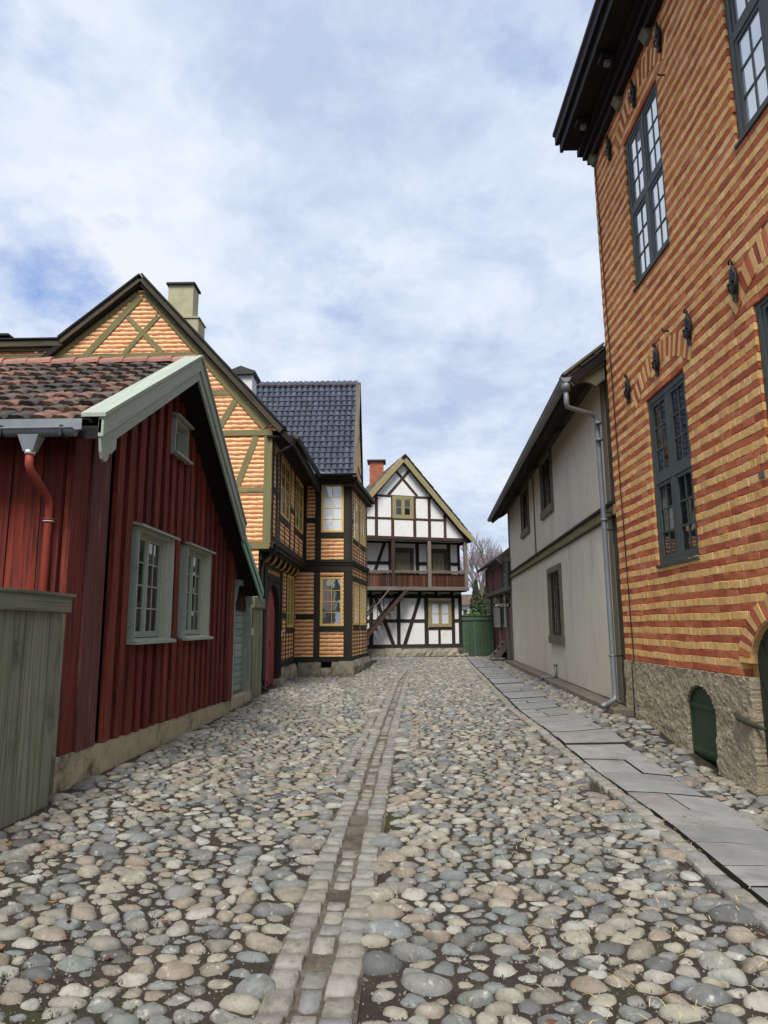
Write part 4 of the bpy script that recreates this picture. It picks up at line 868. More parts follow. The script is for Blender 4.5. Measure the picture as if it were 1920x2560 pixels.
# stone base with cellar hole
def rock(name, parent, m, F, outl, c0, c1, j=.02, n=5):
    b = MB(); (a0, a1, b0, b1) = outl; A = [a0+(a1-a0)*i/n for i in range(n+1)]; B_ = [b0+(b1-b0)*i/3 for i in range(4)]
    g = [[b.add(F.P(a_+R.uniform(-j, j)*.5, b_+(R.uniform(-j, j)*.4), c1+R.uniform(-j, j)-(.02 if k in (0, 3) else 0))) for k, b_ in enumerate(B_)] for a_ in A]
    bk = [[b.add(F.P(a_, b_, c0)) for b_ in (b0, b1)] for a_ in A]
    for i in range(n):
        for k in range(3): b.idx(None, (g[i][k], g[i+1][k], g[i+1][k+1], g[i][k+1]))
        b.idx(None, (g[i][3], g[i+1][3], bk[i+1][1], bk[i][1])); b.idx(None, (g[i][0], bk[i][0], bk[i+1][0], g[i+1][0]))
    for i in (0, n): b.idx(None, (g[i][0], g[i][1], g[i][2], g[i][3], bk[i][1], bk[i][0]))
    return b.build(name, m, parent)
for (a0, a1, z0, z1) in ((-3.1, -2.37, 0, .51), (-2.02, -1.36, 0, .52), (-2.365, -2.025, 0, .33)): rock('foundation_stone', SH, 'stone_base', BF, (a0, a1, z0, z1), -.6, .12, .02)
part_box('cellar_hole', SH, 'interior', BF, -2.37, -2.02, .3, .5, -.6, -.2)
rock('foundation_stone', SH, 'stone_base', SF, (-.1, 1.6, 0, .55), -.4, .12, .03); rock('foundation_stone', SH, 'stone_base', SF, (1.62, 3.5, 0, .55), -.4, .1, .03)
rock('foundation_stone', SH, 'stone_base', LW, (19.5, 20.9, 0, .5), -.3, .06, .05); rock('foundation_stone', SH, 'stone_base', LW, (20.92, 22.15, -.05, .48), -.3, .16, .06); rock('foundation_stone', SH, 'stone_base', LW, (19.2, 19.7, -.05, .22), -.3, .12, .03)
# wing roof
wz = math.atan(3.9/2.2); WR = Fr((-1.27, 21.75, 6.52), (-1, 0, 0), (0, -math.sin(wz), math.cos(wz)), (0, math.cos(wz), math.sin(wz)))
mz = lambda X: 6.14+(-2.4-X)*1.08
def wkeep(a, b_):
    p = WR.P(a, b_); return p.x > -2.45 or p.z > mz(p.x)-.15
roof_tiles(SH, WR, 0, 4.9, 4.42, .205, .258, BT, keep=wkeep, limit=300, jit=.012)
b = MB(); b.prism(Fr((-1.3, 0, 0), (0, 1, 0), (1, 0, 0)), [(21.8, 6.5), (23.95, 10.38), (26.1, 6.4), (26.0, 6.3), (21.9, 6.3)], -4.8, 0); b.build('roof', 'dark_timber', SH)
W2 = Fr((-1.27, 26.15, 6.4), (-1, 0, 0), (0, math.sin(wz), math.cos(wz)), (0, -math.cos(wz), math.sin(wz))); part_box('rear_roof', SH, 'dark_tile', W2, 0, 4.8, 0, 4.5, 0.01, .05)
ridge_tiles(SH, (-1.2, 23.95, 10.4), (-6.2, 23.95, 10.42), .09, 'dark_tile')
WG = Fr((-1.27, 0, 0), (0, 1, 0), (1, 0, 0)); 
part_beam('verge_board', SH, 'weathered', WG, (21.72, 6.45), (23.97, 10.5), .1, -.06, .1); part_beam('verge_board', SH, 'cornice_dark', WG, (23.97, 10.5), (26.2, 6.4), .1, -.06, .1)
wgx = lambda z: None if z > 10.2 else (max(.02, (z-6.5)/1.773-.3), min(3.8, 4.05-(z-6.4)/1.773-.35+.4))
stripes(SH, Fr((-1.3, 22.2, 0), (.02, 1, 0), (1, -.02, 0)), 6.45, 10.2, .126, lambda z: None if z > 10.1 else ((z-6.45)/1.773-.38, 3.85-(z-6.4)/1.773), [(1.45, 2.1, 7.3, 8.4)])
WS = Fr((-1.3, 22.2, 0), (.02, 1, 0), (1, -.02, 0)); WY(WS, 1.45, 2.1, 7.3, 8.4, cur=('curtain', .05, .0), rows=3, cols=1)
for zz_, e in ((7.2, .15), (8.5, .8), (9.2, 1.2)): part_beam('timber', SH, 'brown_timber', WS, (e+.2, zz_), (3.4-e, zz_), .09, -.05, .02)
part_box('cornice', SH, 'black_timber', Fr((-1.42, 22.2, 0), (.11, 1, 0), (1, -.11, 0)), -.3, 3.95, 6.33, 6.46, -.2, .26); part_box('cornice', SH, 'black_timber', SF, -.25, 3.85, 6.2, 6.33, -.2, .16)
part_box('cornice', SH, 'black_timber', BF, -2.6, -1.18, 6.42, 6.5, -.3, .4)
half_gutter('gutter', SH, (-1.2, 21.72, 6.56), (-2.6, 21.72, 6.56), .06, 'black_metal'); half_gutter('gutter', SH, (-2.36, 16.0, 6.2), (-2.4, 21.75, 6.48), .065, 'black_metal')
part_box('soffit', SH, 'dark_timber', Fr((-2.4, 0, 0), (0, 1, 0), (1, 0, 0)), 16.1, 22, 6.22, 6.26, -.7, -.02); part_box('eave_board', SH, 'dark_timber', Fr((-2.44, 0, 0), (0, 1, 0), (1, 0, 0)), 16.06, 22, 6.0, 6.2, -.06, 0)
b = MB(); b.face([(-2.42, 21.2, 6.5), (-2.42, 21.9, 6.7), (-1.95, 21.72, 6.58), (-2.3, 21.68, 6.56)]); b.build('valley_flashing', 'zinc', SH)
pipe('downpipe', SH, [(-2.4, 16.1, 6.14), (-2.5, 16.12, 6.0), (-2.86, 16.3, 5.86), (-2.88, 16.45, 5.7), (-2.88, 16.5, 3.7), (-2.9, 16.5, 3.45), (-3.18, 16.46, 3.2), (-3.2, 16.44, 3.0), (-3.2, 16.44, .35), (-3.16, 16.46, .22), (-3.04, 16.6, .14)], .036, 'black_metal')
for z in (5.0, 4.2, 2.4, 1.2): pipe('pipe_clip', SH, [(-2.88 if z > 3.5 else -3.2, 16.5 if z > 3.5 else 16.44, z), (-2.88 if z > 3.5 else -3.2, 16.5 if z > 3.5 else 16.44, z+.03)], .046, 'black_metal')
# chimneys stand on the roof as parts of the house
FC1 = Fr((0, 17.5, 0), (1, 0, 0), (0, -1, 0)); part_box('chimney', SH, 'chimney_cream', FC1, -6.2, -5.5, 9.6, 11.02, -.5, 0); part_box('chimney_base', SH, 'chimney_cream', FC1, -6.2, -5.32, 7.5, 10.02, -.6, .03); part_box('chimney_ledge', SH, 'chimney_cream', FC1, -6.23, -5.29, 10.021, 10.06, -.63, .06); part_box('chimney_cap', SH, 'cornice_dark', FC1, -6.25, -5.45, 11.021, 11.08, -.55, .06)
FC2 = Fr((0, 21, 0), (1, 0, 0), (0, -1, 0)); part_box('chimney', SH, 'chimney_white', FC2, -5.2, -4.56, 8.0, 9.72, -.7, 0); b = MB(); b.prism(FC2, [(-5.36, 9.78), (-5.36, 9.82), (-4.92, 10.0), (-4.44, 9.82), (-4.44, 9.78), (-4.56, 9.72), (-5.2, 9.72)], -.85, .12).build('chimney_cap', 'black_metal', SH)
# ================================================================== white half timbered house at the end of the lane
WH = thing('half_timbered_house', 'white half timbered house with black beams and wooden gallery closing the lane', 'house', (1, 31.8, .25))
WF = Fr((0, 31.8, 0), (1, .28, 0), (.28, -1, 0))       # gable front: a along, c towards the viewer
HT = lambda p, q, w_, m='brown_timber', c1=.025, c0=-.08: part_beam('timber', WH, m, WF, p, q, w_, c0, c1)
gl = lambda z: (9.45-z)/1.19
def lime(name, pts, c0, c1):
    b = MB(); b.prism(WF, pts, c0, c1); return b.build(name, 'limewash', WH)
lime('gable_wall', [(-2.6, 5.7), (3.62, 5.7), (.48+.06, 9.4), (.4, 9.4)], -5, 0)
lime('gallery_wall', [(-2.5, 3.2), (3.6, 3.2), (3.6, 5.75), (-2.5, 5.75)], -6, -.9)
lime('ground_wall', [(-2.2, .6), (3.5, .6), (3.5, 3.3), (-2.2, 3.3)], -6, -.5)
HT((-2.6, 5.76), (3.74, 5.72), .16, c1=.06); HT((-1.5, 7.76), (1.9, 7.74), .1); HT((-2.2, 6.68), (2.55, 6.67), .1); HT((.12, 9.0), (1.17, 7.8), .12, c1=.022); HT((.76, 9.0), (-.27, 7.8), .12, c1=.028)
for xv, z1 in ((-.85, 7.7), (-.06, 7.7), (1.03, 7.7), (1.77, 7.7), (2.56, 6.95)): HT((xv, 5.84), (xv, z1), .15, c1=.02)
HT((.52, 9.42), (3.62, 5.8), .13, c1=.03); HT((.44, 9.42), (-2.56, 5.8), .13, c1=.03)
HB = lambda p, q, w_, c0, c1, m='mustard', nm='bargeboard': part_beam(nm, WH, m, WF, p, q, w_, c0, c1)
HB((.49, 9.5), (3.3, 6.28), .24, .24, .3); HB((3.28, 6.3), (3.92, 5.68), .24, .24, .3); HB((.39, 9.5), (-2.9, 5.7), .24, .238, .298)
b = MB(); b.prism(WF, [(.44, 9.68), (3.36, 6.36), (4.0, 5.74), (3.86, 5.62), (3.3, 6.2), (.44, 9.5)], -7, .22); b.prism(WF, [(.44, 9.68), (-2.98, 5.68), (-2.86, 5.56), (.44, 9.5)], -7, .22); b.build('roof', 'dark_timber', WH)
GT = [tile_mesh('roof_tile', 'grey_tile', .21, .36, .02, .014, 80+k) for k in range(5)]
hs_ = math.atan(1.17); nn = WF.n; 
WRL = Fr(WF.P(-2.98, 5.72, .26), -WF.n, -WF.u*math.sin(hs_)+Vector((0, 0, math.cos(hs_))), WF.u*math.cos(hs_)+Vector((0, 0, math.sin(hs_))))
roof_tiles(WH, WRL, 0, 7, 5.15, .21, .29, GT, limit=120, jit=.03)
WRR = Fr(WF.P(3.98, 5.78, .26), -WF.n, WF.u*math.sin(hs_)+Vector((0, 0, math.cos(hs_))), -WF.u*math.cos(hs_)+Vector((0, 0, math.sin(hs_))))
roof_tiles(WH, WRR, 0, 7, 5.1, .21, .29, GT, limit=0, jit=.03)
window(WH, WF, -.07, .98, 6.68, 7.76, .03, 'mustard', 'glass_dark', 2, 1, 1, 2, .13, .06, .05, .03, .06)
# gallery: beams, posts, rail and upright boards
for (z, h, c0, c1, m) in ((3.36, .17, -.12, .06, 'weathered'), (4.15, .13, -.1, .03, 'weathered')): part_beam('gallery_beam', WH, m, WF, (-2.5, z), (3.7, z+.02), h, c0, c1)
for xv in (-.05, 1.74, 3.58): part_beam('gallery_post', WH, 'weathered' if xv > 0 else 'brown_timber', WF, (xv, 3.4), (xv, 5.7), .16, -.12, .045)
a = -2.4
while a < 3.5:
    wd = R.uniform(.07, .11)
    if not any(abs(a+wd/2-xv) < .12 for xv in (-.05, 1.74)):
        b = MB(); b.g = Vector((0, 0, 1)); b.box(WF, a, a+wd-.012, 3.42, 4.08+R.uniform(-.01, .01), -.08, -.05+R.uniform(0, .02)); b.build('gallery_board', 'balcony_board', WH)
    a += wd
core(WH, 'dark_timber', WF, -2.5, 3.6, 3.24, 3.3, -.9, .0, 'gallery_floor')
for xv in (-1.0, -.2, .6, 1.4, 2.2, 3.0): part_box('joist', WH, 'dark_timber', WF, xv-.08, xv+.08, 3.08, 3.24, -.9, .02)
GB = lambda p, q, w_, c1=-.875, m='black_timber': part_beam('timber', WH, m, WF, p, q, w_, -1.0, c1)
for xv in (.06, 1.42, 1.98, 3.05): GB((xv, 3.4), (xv, 5.72), .18)
GB((-.2, 5.7), (-.72, 4.2), .15); GB((-2.4, 4.64), (0, 4.64), .16); GB((1.5, 4.64), (1.95, 4.64), .16); GB((3.1, 4.64), (3.6, 4.64), .16); GB((-2.5, 5.68), (3.6, 5.68), .16)
core(WH, 'dark_timber', WF, 3.5, 3.62, 3.3, 5.7, -5, -.86, 'corner_board')
for (a0, a1) in ((.24, 1.12), (2.1, 2.86)):
    d = part_box('door', WH, 'grey_olive', WF, a0, a1, 3.35, 5.28, -.95, -.86); x_ = a0+.08
    while x_ < a1-.1:
        b = MB(); b.g = Vector((0, 0, 1)); b.box(WF, x_, min(x_+.13, a1-.07)-.01, 3.4, 5.16, -.86, -.845+R.uniform(0, .008)); b.build('plank', 'grey_olive', d); x_ += .13
    b = MB(); b.box(WF, a0-.1, a0+.06, 3.35, 5.3, -.86, -.8); b.box(WF, a1-.06, a1+.1, 3.35, 5.3, -.86, -.8); b.box(WF, a0-.1, a1+.1, 5.18, 5.38, -.86, -.78); b.build('door_case', 'olive_dark', WH)
# ground floor timbers
GG = lambda p, q, w_, c1=-.472, m='black_timber': part_beam('timber', WH, m, WF, p, q, w_, -.6, c1)
GG((-2.2, .72), (3.52, .72), .17, -.45); GG((-2.2, 3.05), (3.5, 3.05), .2, -.46); GG((-2.2, 1.89), (1.75, 1.89), .15); GG((3.0, 1.89), (3.5, 1.89), .15)
for xv, w_ in ((-1.0, .19), (.33, .17), (1.7, .2), (3.05, .17), (3.42, .18)): GG((xv, .78), (xv, 3.0), w_)
GG((1.38, 2.98), (.62, .8), .17, -.468); GG((-.79, 2.98), (.06, .8), .17, -.468); GG((2.34, .78), (2.34, 1.52), .12); GG((1.75, 1.52), (3.0, 1.52), .1)
window(WH, WF, 1.82, 2.95, 1.6, 2.84, -.44, 'mustard', 'glass_blind_reflection', 2, 1, 1, 2, .11, .06, .045, .025, .06)
# outside stair to the gallery
FS2 = Fr(WF.P(0, 0, .32), WF.u, WF.n)
for c in (0, -.75): part_beam('stair_string', WH, 'weathered' if c < -1 else 'brown_timber', FS2, (-1.7, .82), (.52, 3.3), .15, c-.05, c)
for k in range(11): part_box('stair_tread', WH, 'dark_timber', FS2, -1.72+k*.2, -1.48+k*.2, .82+k*.222, .86+k*.222, -.74, -.052)
for c in (.01, -.76): pipe('handrail', WH, [FS2.P(-1.7, 1.72, c), FS2.P(-.34, 3.3, c)], .03, 'weathered', 6)
for k in range(6): pipe('baluster', WH, [FS2.P(-1.6+k*.3, .95+k*.335, -.76), FS2.P(-1.6+k*.3, 1.84+k*.34, -.76)], .018, 'dark_timber', 5)
core(WH, 'dark_timber', WF, -2.2, -1.5, .7, 2.6, -.49, -.44, 'cellar_door')
a = -2.3
while a < 3.1:
    L = R.uniform(.7, 1.3); rock('foundation_stone', WH, 'stone_base', WF, (a, min(a+L, 3.35)-.02, .05, .62+R.uniform(-.03, .02)), -.9, -.36+R.uniform(-.02, .05), .028); a += L
for k in range(4): rock('foundation_stone', WH, 'stone_base', WF, (2.9+k*.2, 3.1+k*.2, .1, .3+.06*(k % 2)), -.7, -.3, .04, 3)
# brick chimney
CF = Fr((0, 35, 0), (1, 0, 0), (0, -1, 0)); ch = part_box('chimney', WH, 'mortar_red', CF, -1.25, -.53, 7.5, 10.25, -.7, -.012)
z = 8.9; k = 0
while z < 10.2:
    a = -1.265+(.0 if k % 2 else -.06)
    while a < -.55:
        a0, a1 = max(a, -1.265), min(a+.17, -.515)
        if a1-a0 > .03: part_box('brick', ch, 'brick_chimney', CF, a0+.006, a1-.006, z, z+.066, -.7, R.uniform(-.002, .003))
        a += .18
    z += .08; k += 1
part_box('chimney_cap', WH, 'black_metal', CF, -1.38, -.4, 10.25, 10.33, -.85, .1)

# ================================================================== cream plastered house (right)
CH = thing('cream_house', 'cream plastered two storey house with zinc downpipe and olive trim on the right', 'house', (3.75, 11.2, 0))
CW = Fr((3.75, 11.2, 0), (.054, 1, 0), (-1, .054, 0))
b = MB(); ops = [(5.42, 7.02, 1.25, 3.02), (5.95, 7.5, 4.58, 6.2), (10.25, 11.8, 4.6, 6.2)]
def wall_grid(b, F, a0, a1, b0, b1, holes, c0, c1):    # a wall with real openings
    xs = sorted({a0, a1, *[h[0] for h in holes], *[h[1] for h in holes]}); zs = sorted({b0, b1, *[h[2] for h in holes], *[h[3] for h in holes]})
    inside = lambda x, z: any(h[0] < x < h[1] and h[2] < z < h[3] for h in holes)
    for i in range(len(xs)-1):
        for k in range(len(zs)-1):
            if inside((xs[i]+xs[i+1])/2, (zs[k]+zs[k+1])/2): continue
            b.face([F.P(xs[i], zs[k], c1), F.P(xs[i+1], zs[k], c1), F.P(xs[i+1], zs[k+1], c1), F.P(xs[i], zs[k+1], c1)])
    for (x0, x1, z0, z1) in holes:
        for p, q in (((x0, z0), (x1, z0)), ((x1, z0), (x1, z1)), ((x1, z1), (x0, z1)), ((x0, z1), (x0, z0))): b.face([F.P(*p, c1), F.P(*q, c1), F.P(*q, c0), F.P(*p, c0)])
    b.box(F, a0, a1, b0, b1, c0-5, c0)
wall_grid(b, CW, .1, 15.85, .32, 6.35, ops, -.18, 0); b.build('wall', 'cream_plaster', CH)
def olive_window(a0, a1, b0, b1, rows, tr=.13, lo=.2):
    b = MB(); b.box(CW, a0, a0+tr, b0+lo, b1, -.06, .05); b.box(CW, a1-tr, a1, b0+lo, b1, -.06, .05); b.box(CW, a0+tr, a1-tr, b1-.14, b1, -.06, .048); b.build('window_surround', 'grey_olive', CH)
    b = MB(); b.box(CW, a0-.02, a1+.02, b0, b0+lo-.003, -.06, .075); b.build('sill', 'grey_olive', CH)
    window(CH, CW, a0+tr-.01, a1-tr+.01, b0+lo-.01, b1-.13, -.035, 'olive_dark', 'glass_old', 2, 1, 2, rows, .05, .06, .035, .022, .06, curtain=('curtain', (a1-a0)*.3, .0, .25))
olive_window(5.3, 7.15, 1.16, 3.1, 4); olive_window(5.85, 7.6, 4.5, 6.2, 3, .1); olive_window(10.12, 11.9, 4.53, 6.2, 3, .1)
part_box('string_course', CH, 'moss_trim', CW, .12, 15.87, 3.46, 3.62, -.02, .06); part_box('drip_board', CH, 'cornice_dark', CW, .12, 15.9, 3.622, 3.67, -.02, .11); part_box('drip_board', CH, 'olive_dark', CW, .12, 15.88, 3.43, 3.458, -.02, .075)
part_box('batten', CH, 'grey_olive', CW, 9.0, 9.1, 3.68, 6.2, -.01, .03); part_box('corner_board', CH, 'grey_olive', CW, 15.72, 15.89, .4, 6.2, -.1, .035); part_box('corner_board', CH, 'grey_olive', CW, .38, .62, .36, 6.2, -.05, .04); part_box('corner_board', CH, 'olive_dark', CW, .1, .37, .36, 6.2, -.05, .02)
# stone ledge in lengths
a = -.3
while a < 15.6:
    L = R.uniform(1.6, 2.6); rock('ledge_stone', CH, 'ledge_stone', CW, (a, min(a+L, 15.7)-.015, -.05, .31+R.uniform(-.008, .008)), -.1 if a > .2 else .03, .37+R.uniform(-.015, .015), .01, 8); a += L
# roof
cs = math.atan(.78); EV = Fr((3.03, 11.25, 5.84), (.054, 1, 0), Vector((-1, .054, 0))*math.sin(cs)+Vector((0, 0, math.cos(cs))), Vector((1, -.054, 0))*math.cos(cs)+Vector((0, 0, math.sin(cs))))
part_box('roof', CH, 'dark_timber', EV, 0, 16.2, 0.02, 6, -.16, -.03)
DT = [tile_mesh('roof_tile', 'dark_tile', .24, .38, .03, .022, 120+k) for k in range(5)]
roof_tiles(CH, EV, 0, 16.1, 5.8, .24, .31, DT, limit=68, jit=.02)
b = MB(); n = 12                                       # coved soffit
for i in range(n):
    t0, t1 = i/n, (i+1)/n; f = lambda t: (.0+.66*t, 6.12-.36*(t**1.6)+.0)
    p, q = f(t0), f(t1); b.face([CW.P(.12, p[1], p[0]), CW.P(15.9, p[1], p[0]), CW.P(15.9, q[1], q[0]), CW.P(.12, q[1], q[0])])
b.build('soffit', 'olive_dark', CH, smooth=True)
for a in (.25, 3.9, 7.7, 11.6, 15.7): MB().prism(Fr(CW.P(a, 0, 0), -CW.n*-1, CW.u), [(0, 6.1), (.2, 5.95), (.42, 5.84), (.66, 5.72), (.66, 5.78), (.3, 6.0), (.0, 6.25)], -.05, .05).build('eave_bracket', 'olive_dark', CH)
half_gutter('gutter', CH, (3.0, 11.25, 5.84), (3.86, 27.2, 5.84), .085, 'zinc')
for k in range(12): pipe('gutter_bracket', CH, [(3.0+.054*k*1.33, 11.6+k*1.33, 5.85), (3.0+.054*k*1.33, 11.61+k*1.33, 5.75)], .012, 'zinc', 5)
EB = Fr((0, 11.28, 0), (1, 0, 0), (0, -1, 0))
MB().prism(EB, [(2.98, 5.9), (3.12, 5.7), (3.69, 6.08), (3.69, 6.42)], -.06, .0).build('bargeboard', 'grey_olive', CH); MB().prism(EB, [(3.16, 5.72), (3.24, 5.775), (3.34, 5.78), (3.44, 5.755), (3.52, 5.70), (3.69, 5.82), (3.69, 6.07), (3.14, 5.71)], -.09, -.03).build('bargeboard', 'grey_olive', CH); MB().prism(EB, [(2.93, 5.9), (3.69, 6.47), (3.69, 6.425), (2.96, 5.87)], -.2, .06).build('verge_cap', 'grey_olive', CH)
# zinc downpipe
px_ = 3.62
pipe('downpipe', CH, [(3.01, 11.33, 5.78), (3.01, 11.33, 5.62)], .075, 'zinc'); pipe('downpipe', CH, [(3.01, 11.33, 5.66), (3.01, 11.34, 5.40), (3.03, 11.36, 5.34), (3.5, 11.5, 5.24), (3.555, 11.52, 5.2), (3.565, 11.52, 5.1), (3.56, 11.44, 3.5), (3.56, 11.42, .5), (3.55, 11.4, .42), (3.38, 11.3, .36), (3.28, 11.24, .33)], [.044]*11, 'zinc')
for z in (4.75, 3.35, 1.1, 5.05): pipe('pipe_clip', CH, [(3.562, 11.44, z), (3.562, 11.44, z+.035)], .06, 'zinc')
pipe('clip_pin', CH, [(3.56, 11.44, 1.11), (3.75, 11.46, 1.11)], .012, 'iron', 6); pipe('pipe_bracket', CH, [(3.56, 11.46, 3.5), (3.72, 11.46, 3.5), (3.72, 11.46, 3.2), (3.58, 11.46, 3.2)], .018, 'iron', 6)
pipe('drain_spout', CH, [CW.P(6.4, .62, .06), CW.P(6.4, .36, .06), CW.P(6.43, .33, .1), CW.P(6.62, .31, .36), CW.P(6.68, .22, .42), CW.P(6.7, .08, .44)], .035, 'zinc', 8); pipe('drain_cap', CH, [CW.P(6.4, .62, .06), CW.P(6.4, .66, .06)], .05, 'zinc', 8)

# ================================================================== small wooden house with jetty and the pharmacy sign
AH = thing('wooden_house', 'small dull red and grey boarded house with jettied upper floor behind the cream house', 'house', (4.85, 30, .25))
AW = Fr((4.85, 0, 0), (0, 1, 0), (-1, 0, 0)); AJ = Fr((4.45, 0, 0), (0, 1, 0), (-1, 0, 0))
part_box('wall', AH, 'apo_grey', AW, 27.3, 34.6, .1, 3.3, -4, -.05); part_box('wall', AH, 'apo_grey', AJ, 27.0, 33.1, 3.15, 4.4, -4, -.05)
def boards(F, a0, a1, b0, b1, c, m, nm='board', wd=.16):
    a = a0
    while a < a1-.02:
        b = MB(); b.g = Vector((0, 0, 1)); b.box(F, a+.004, min(a+wd, a1)-.004, b0, b1, -.05, c+R.uniform(0, .01)); b.build(nm, m, AH); a += wd
boards(AW, 27.4, 34.4, .4, 3.1, -.02, 'apo_red', wd=.3); boards(AJ, 28.55, 33, 3.2, 4.2, -.02, 'apo_red', wd=.22)
for a in (28.4, 29.5, 31.5, 34.4): part_box('post', AH, 'apo_grey', AW, a-.16, a+.16, .25, 3.1, -.05, .08)
for a in (26.95, 28.4, 31.1, 33.0): part_box('post', AH, 'apo_grey', AJ, a-.09, a+.09, 3.1, 4.3, -.05, .05)
part_box('jetty_beam', AH, 'apo_grey', AJ, 26.8, 33.1, 3.0, 3.16, -.5, .04); part_box('eave_beam', AH, 'apo_grey', AJ, 26.8, 33.1, 4.12, 4.3, -.3, .06)
for a in (27.1, 28.4, 31.2, 33.0): MB().prism(Fr((4.85, a, 3.05), (-1, 0, 0), (0, 1, 0)), [(0, 0), (.45, 0), (.36, -.1), (.2, -.2), (.08, -.38), (0, -.42)], -.1, .1).build('bracket', 'apo_grey', AH)
b = MB(); FA = Fr((0, 27.2, 0), (1, 0, 0), (0, -1, 0)); b.prism(FA, [(4.05, 4.3), (4.05, 4.2), (4.3, 4.28), (7, 6.2), (7, 6.35)], -6.4, .05); b.build('roof', 'dark_tile', AH)
MB().prism(FA, [(4.03, 4.27), (4.22, 4.05), (4.75, 4.5), (4.75, 4.84)], .051, .1).build('bargeboard', 'apo_grey', AH)
part_box('gable_wall', AH, 'apo_grey', FA, 4.47, 6, 3.1, 4.4, -.5, .02)
window(AH, AJ, 26.98, 27.75, 3.36, 4.08, .03, 'apo_grey', 'glass_old', 1, 1, 2, 2, .08, .05, .04, .025, .06)
sh = part_box('shutter', AH, 'shutter', AW, 31.0, 32.9, 1.56, 2.95, .09, .13)
b = MB(); frame_mb(b, AW, 31.4, 32.5, 1.75, 2.45, .1, .13, .15); frame_mb(b, AW, 31.4, 32.5, 2.55, 2.8, .08, .13, .15); b.build('shutter_moulding', 'shutter', sh)
part_box('shutter', AH, 'shutter', AW, 29.35, 29.75, 1.56, 2.9, .09, .13); window(AH, AW, 29.8, 30.95, 1.56, 2.9, .02, 'apo_grey', 'glass_old', 2, 1, 1, 3, .08, .05, .04, .025, .06)
FSt = Fr((0, 29.6, 0), (1, 0, 0), (0, -1, 0))
for y in (0, -.8): MB().prism(FSt, [(4.12, .16), (4.35, .14), (4.86, .78), (4.86, .98), (4.76, .98), (4.12, .3)], y-.06, y).build('stair_string', 'weathered', AH)
for k in range(4): part_box('stair_tread', AH, 'weathered', FSt, 4.12+k*.17, 4.36+k*.17, .3+k*.2, .34+k*.2, -.79, -.062)
part_box('cellar_hole', AH, 'interior', FSt, 4.6, 4.84, .2, .5, -.5, -.1)
SG = thing('pharmacy_sign', 'black pointed wooden board with white capitals APOTEK hanging over the pavement', 'sign', (4.2, 27.3, 2.4))
FSg = Fr((0, 27.25, 0), (1, 0, 0), (0, -1, 0))
MB().prism(FSg, [(3.91, 2.34), (4.53, 2.34), (4.59, 2.38), (4.59, 2.46), (4.53, 2.52), (3.91, 2.52), (3.94, 2.47), (3.89, 2.43), (3.94, 2.39)], -.03, .0).build('sign_board', 'sign_black', SG)
# letters built from strokes on a 1 x 1 grid
LET = {'A': [((0, 0), (.5, 1)), ((.5, 1), (1, 0)), ((.2, .35), (.8, .35))], 'P': [((.1, 0), (.1, 1)), ((.1, .95), (.75, .95)), ((.1, .48), (.75, .48)), ((.82, .9), (.82, .53))],
       'O': [((.2, .05), (.8, .05)), ((.2, .95), (.8, .95)), ((.08, .15), (.08, .85)), ((.92, .15), (.92, .85))], 'T': [((.5, 0), (.5, 1)), ((.02, .94), (.98, .94))],
       'E': [((.1, 0), (.1, 1)), ((.1, .94), (.85, .94)), ((.1, .5), (.7, .5)), ((.1, .06), (.85, .06))], 'K': [((.1, 0), (.1, 1)), ((.14, .45), (.9, 1)), ((.35, .6), (.92, 0))]}
for i, chh in enumerate('APOTEK'):
    b = MB(); x0 = 3.985+i*.092
    for (p, q) in LET[chh]: b.beam(FSg, (x0+p[0]*.07, 2.375+p[1]*.108), (x0+q[0]*.07, 2.375+q[1]*.108), .015, .001, .006, jit=0, ch=.001)
    b.build('letter', 'sign_white', SG)
pipe('sign_bracket', SG, [(4.9, 27.27, 2.58), (4.0, 27.27, 2.58)], .014, 'iron', 6)
for x_ in (4.05, 4.45): pipe('sign_hanger', SG, [(x_, 27.27, 2.58), (x_, 27.27, 2.5)], .008, 'iron', 5)

# ================================================================== striped brick building (right, near)
BB = thing('brick_building', 'tall building of alternating yellow and orange red brick courses on the right', 'building', (3.7, 8, 0))
OF = Fr((3.7, 0, 0), (0, 1, 0), (-1, 0, 0))            # lane front: a = Y
YA, YB, ZP, ZT = 4.4, 11.24, 1.06, 9.98
WIN = [(8.29, 9.6, 2.42, 4.82), (8.39, 9.72, 6.64, 9.14), (5.22, 6.57, 6.64, 9.14), (5.26, 6.58, 2.42, 4.86)]
MB().box(OF, YA, YB, -.4, 10.0, -6, -.12).build('wall', 'mortar', BB)
def door_top(a): t = (a-6.3)/1.0; return 1.2+.55*math.sqrt(max(0, 1-t*t)) if abs(t) < 1 else None
ARCH = [(9.03, .96, 4.84, .34, .29), (9.05, .98, 9.14, .34, .30), (5.9, 1.0, 9.14, .34, .3), (5.92, 1.0, 4.88, .34, .29)]   # centre, half span, spring, rise, ring
def arch_in(a, z, A):
    c_, h, s, r, t = A; u = (a-c_)/h
    if abs(u) > 1.06: return False
    lo = s+r*(1-min(u*u, 1))
    return lo-.012 < z < lo+t+.012
def blocked(a0, a1, z0, z1):
    am, zm = (a0+a1)/2, (z0+z1)/2
    for (h0, h1, g0, g1) in WIN:
        if a1 > h0+.004 and a0 < h1-.004 and zm > g0 and zm < g1: return True
    for A in ARCH:
        if arch_in(am, zm, A) : return True
    t = (am-6.3)/1.22
    if abs(t) < 1 and zm < 1.2+.76*math.sqrt(1-t*t): return True
    return False
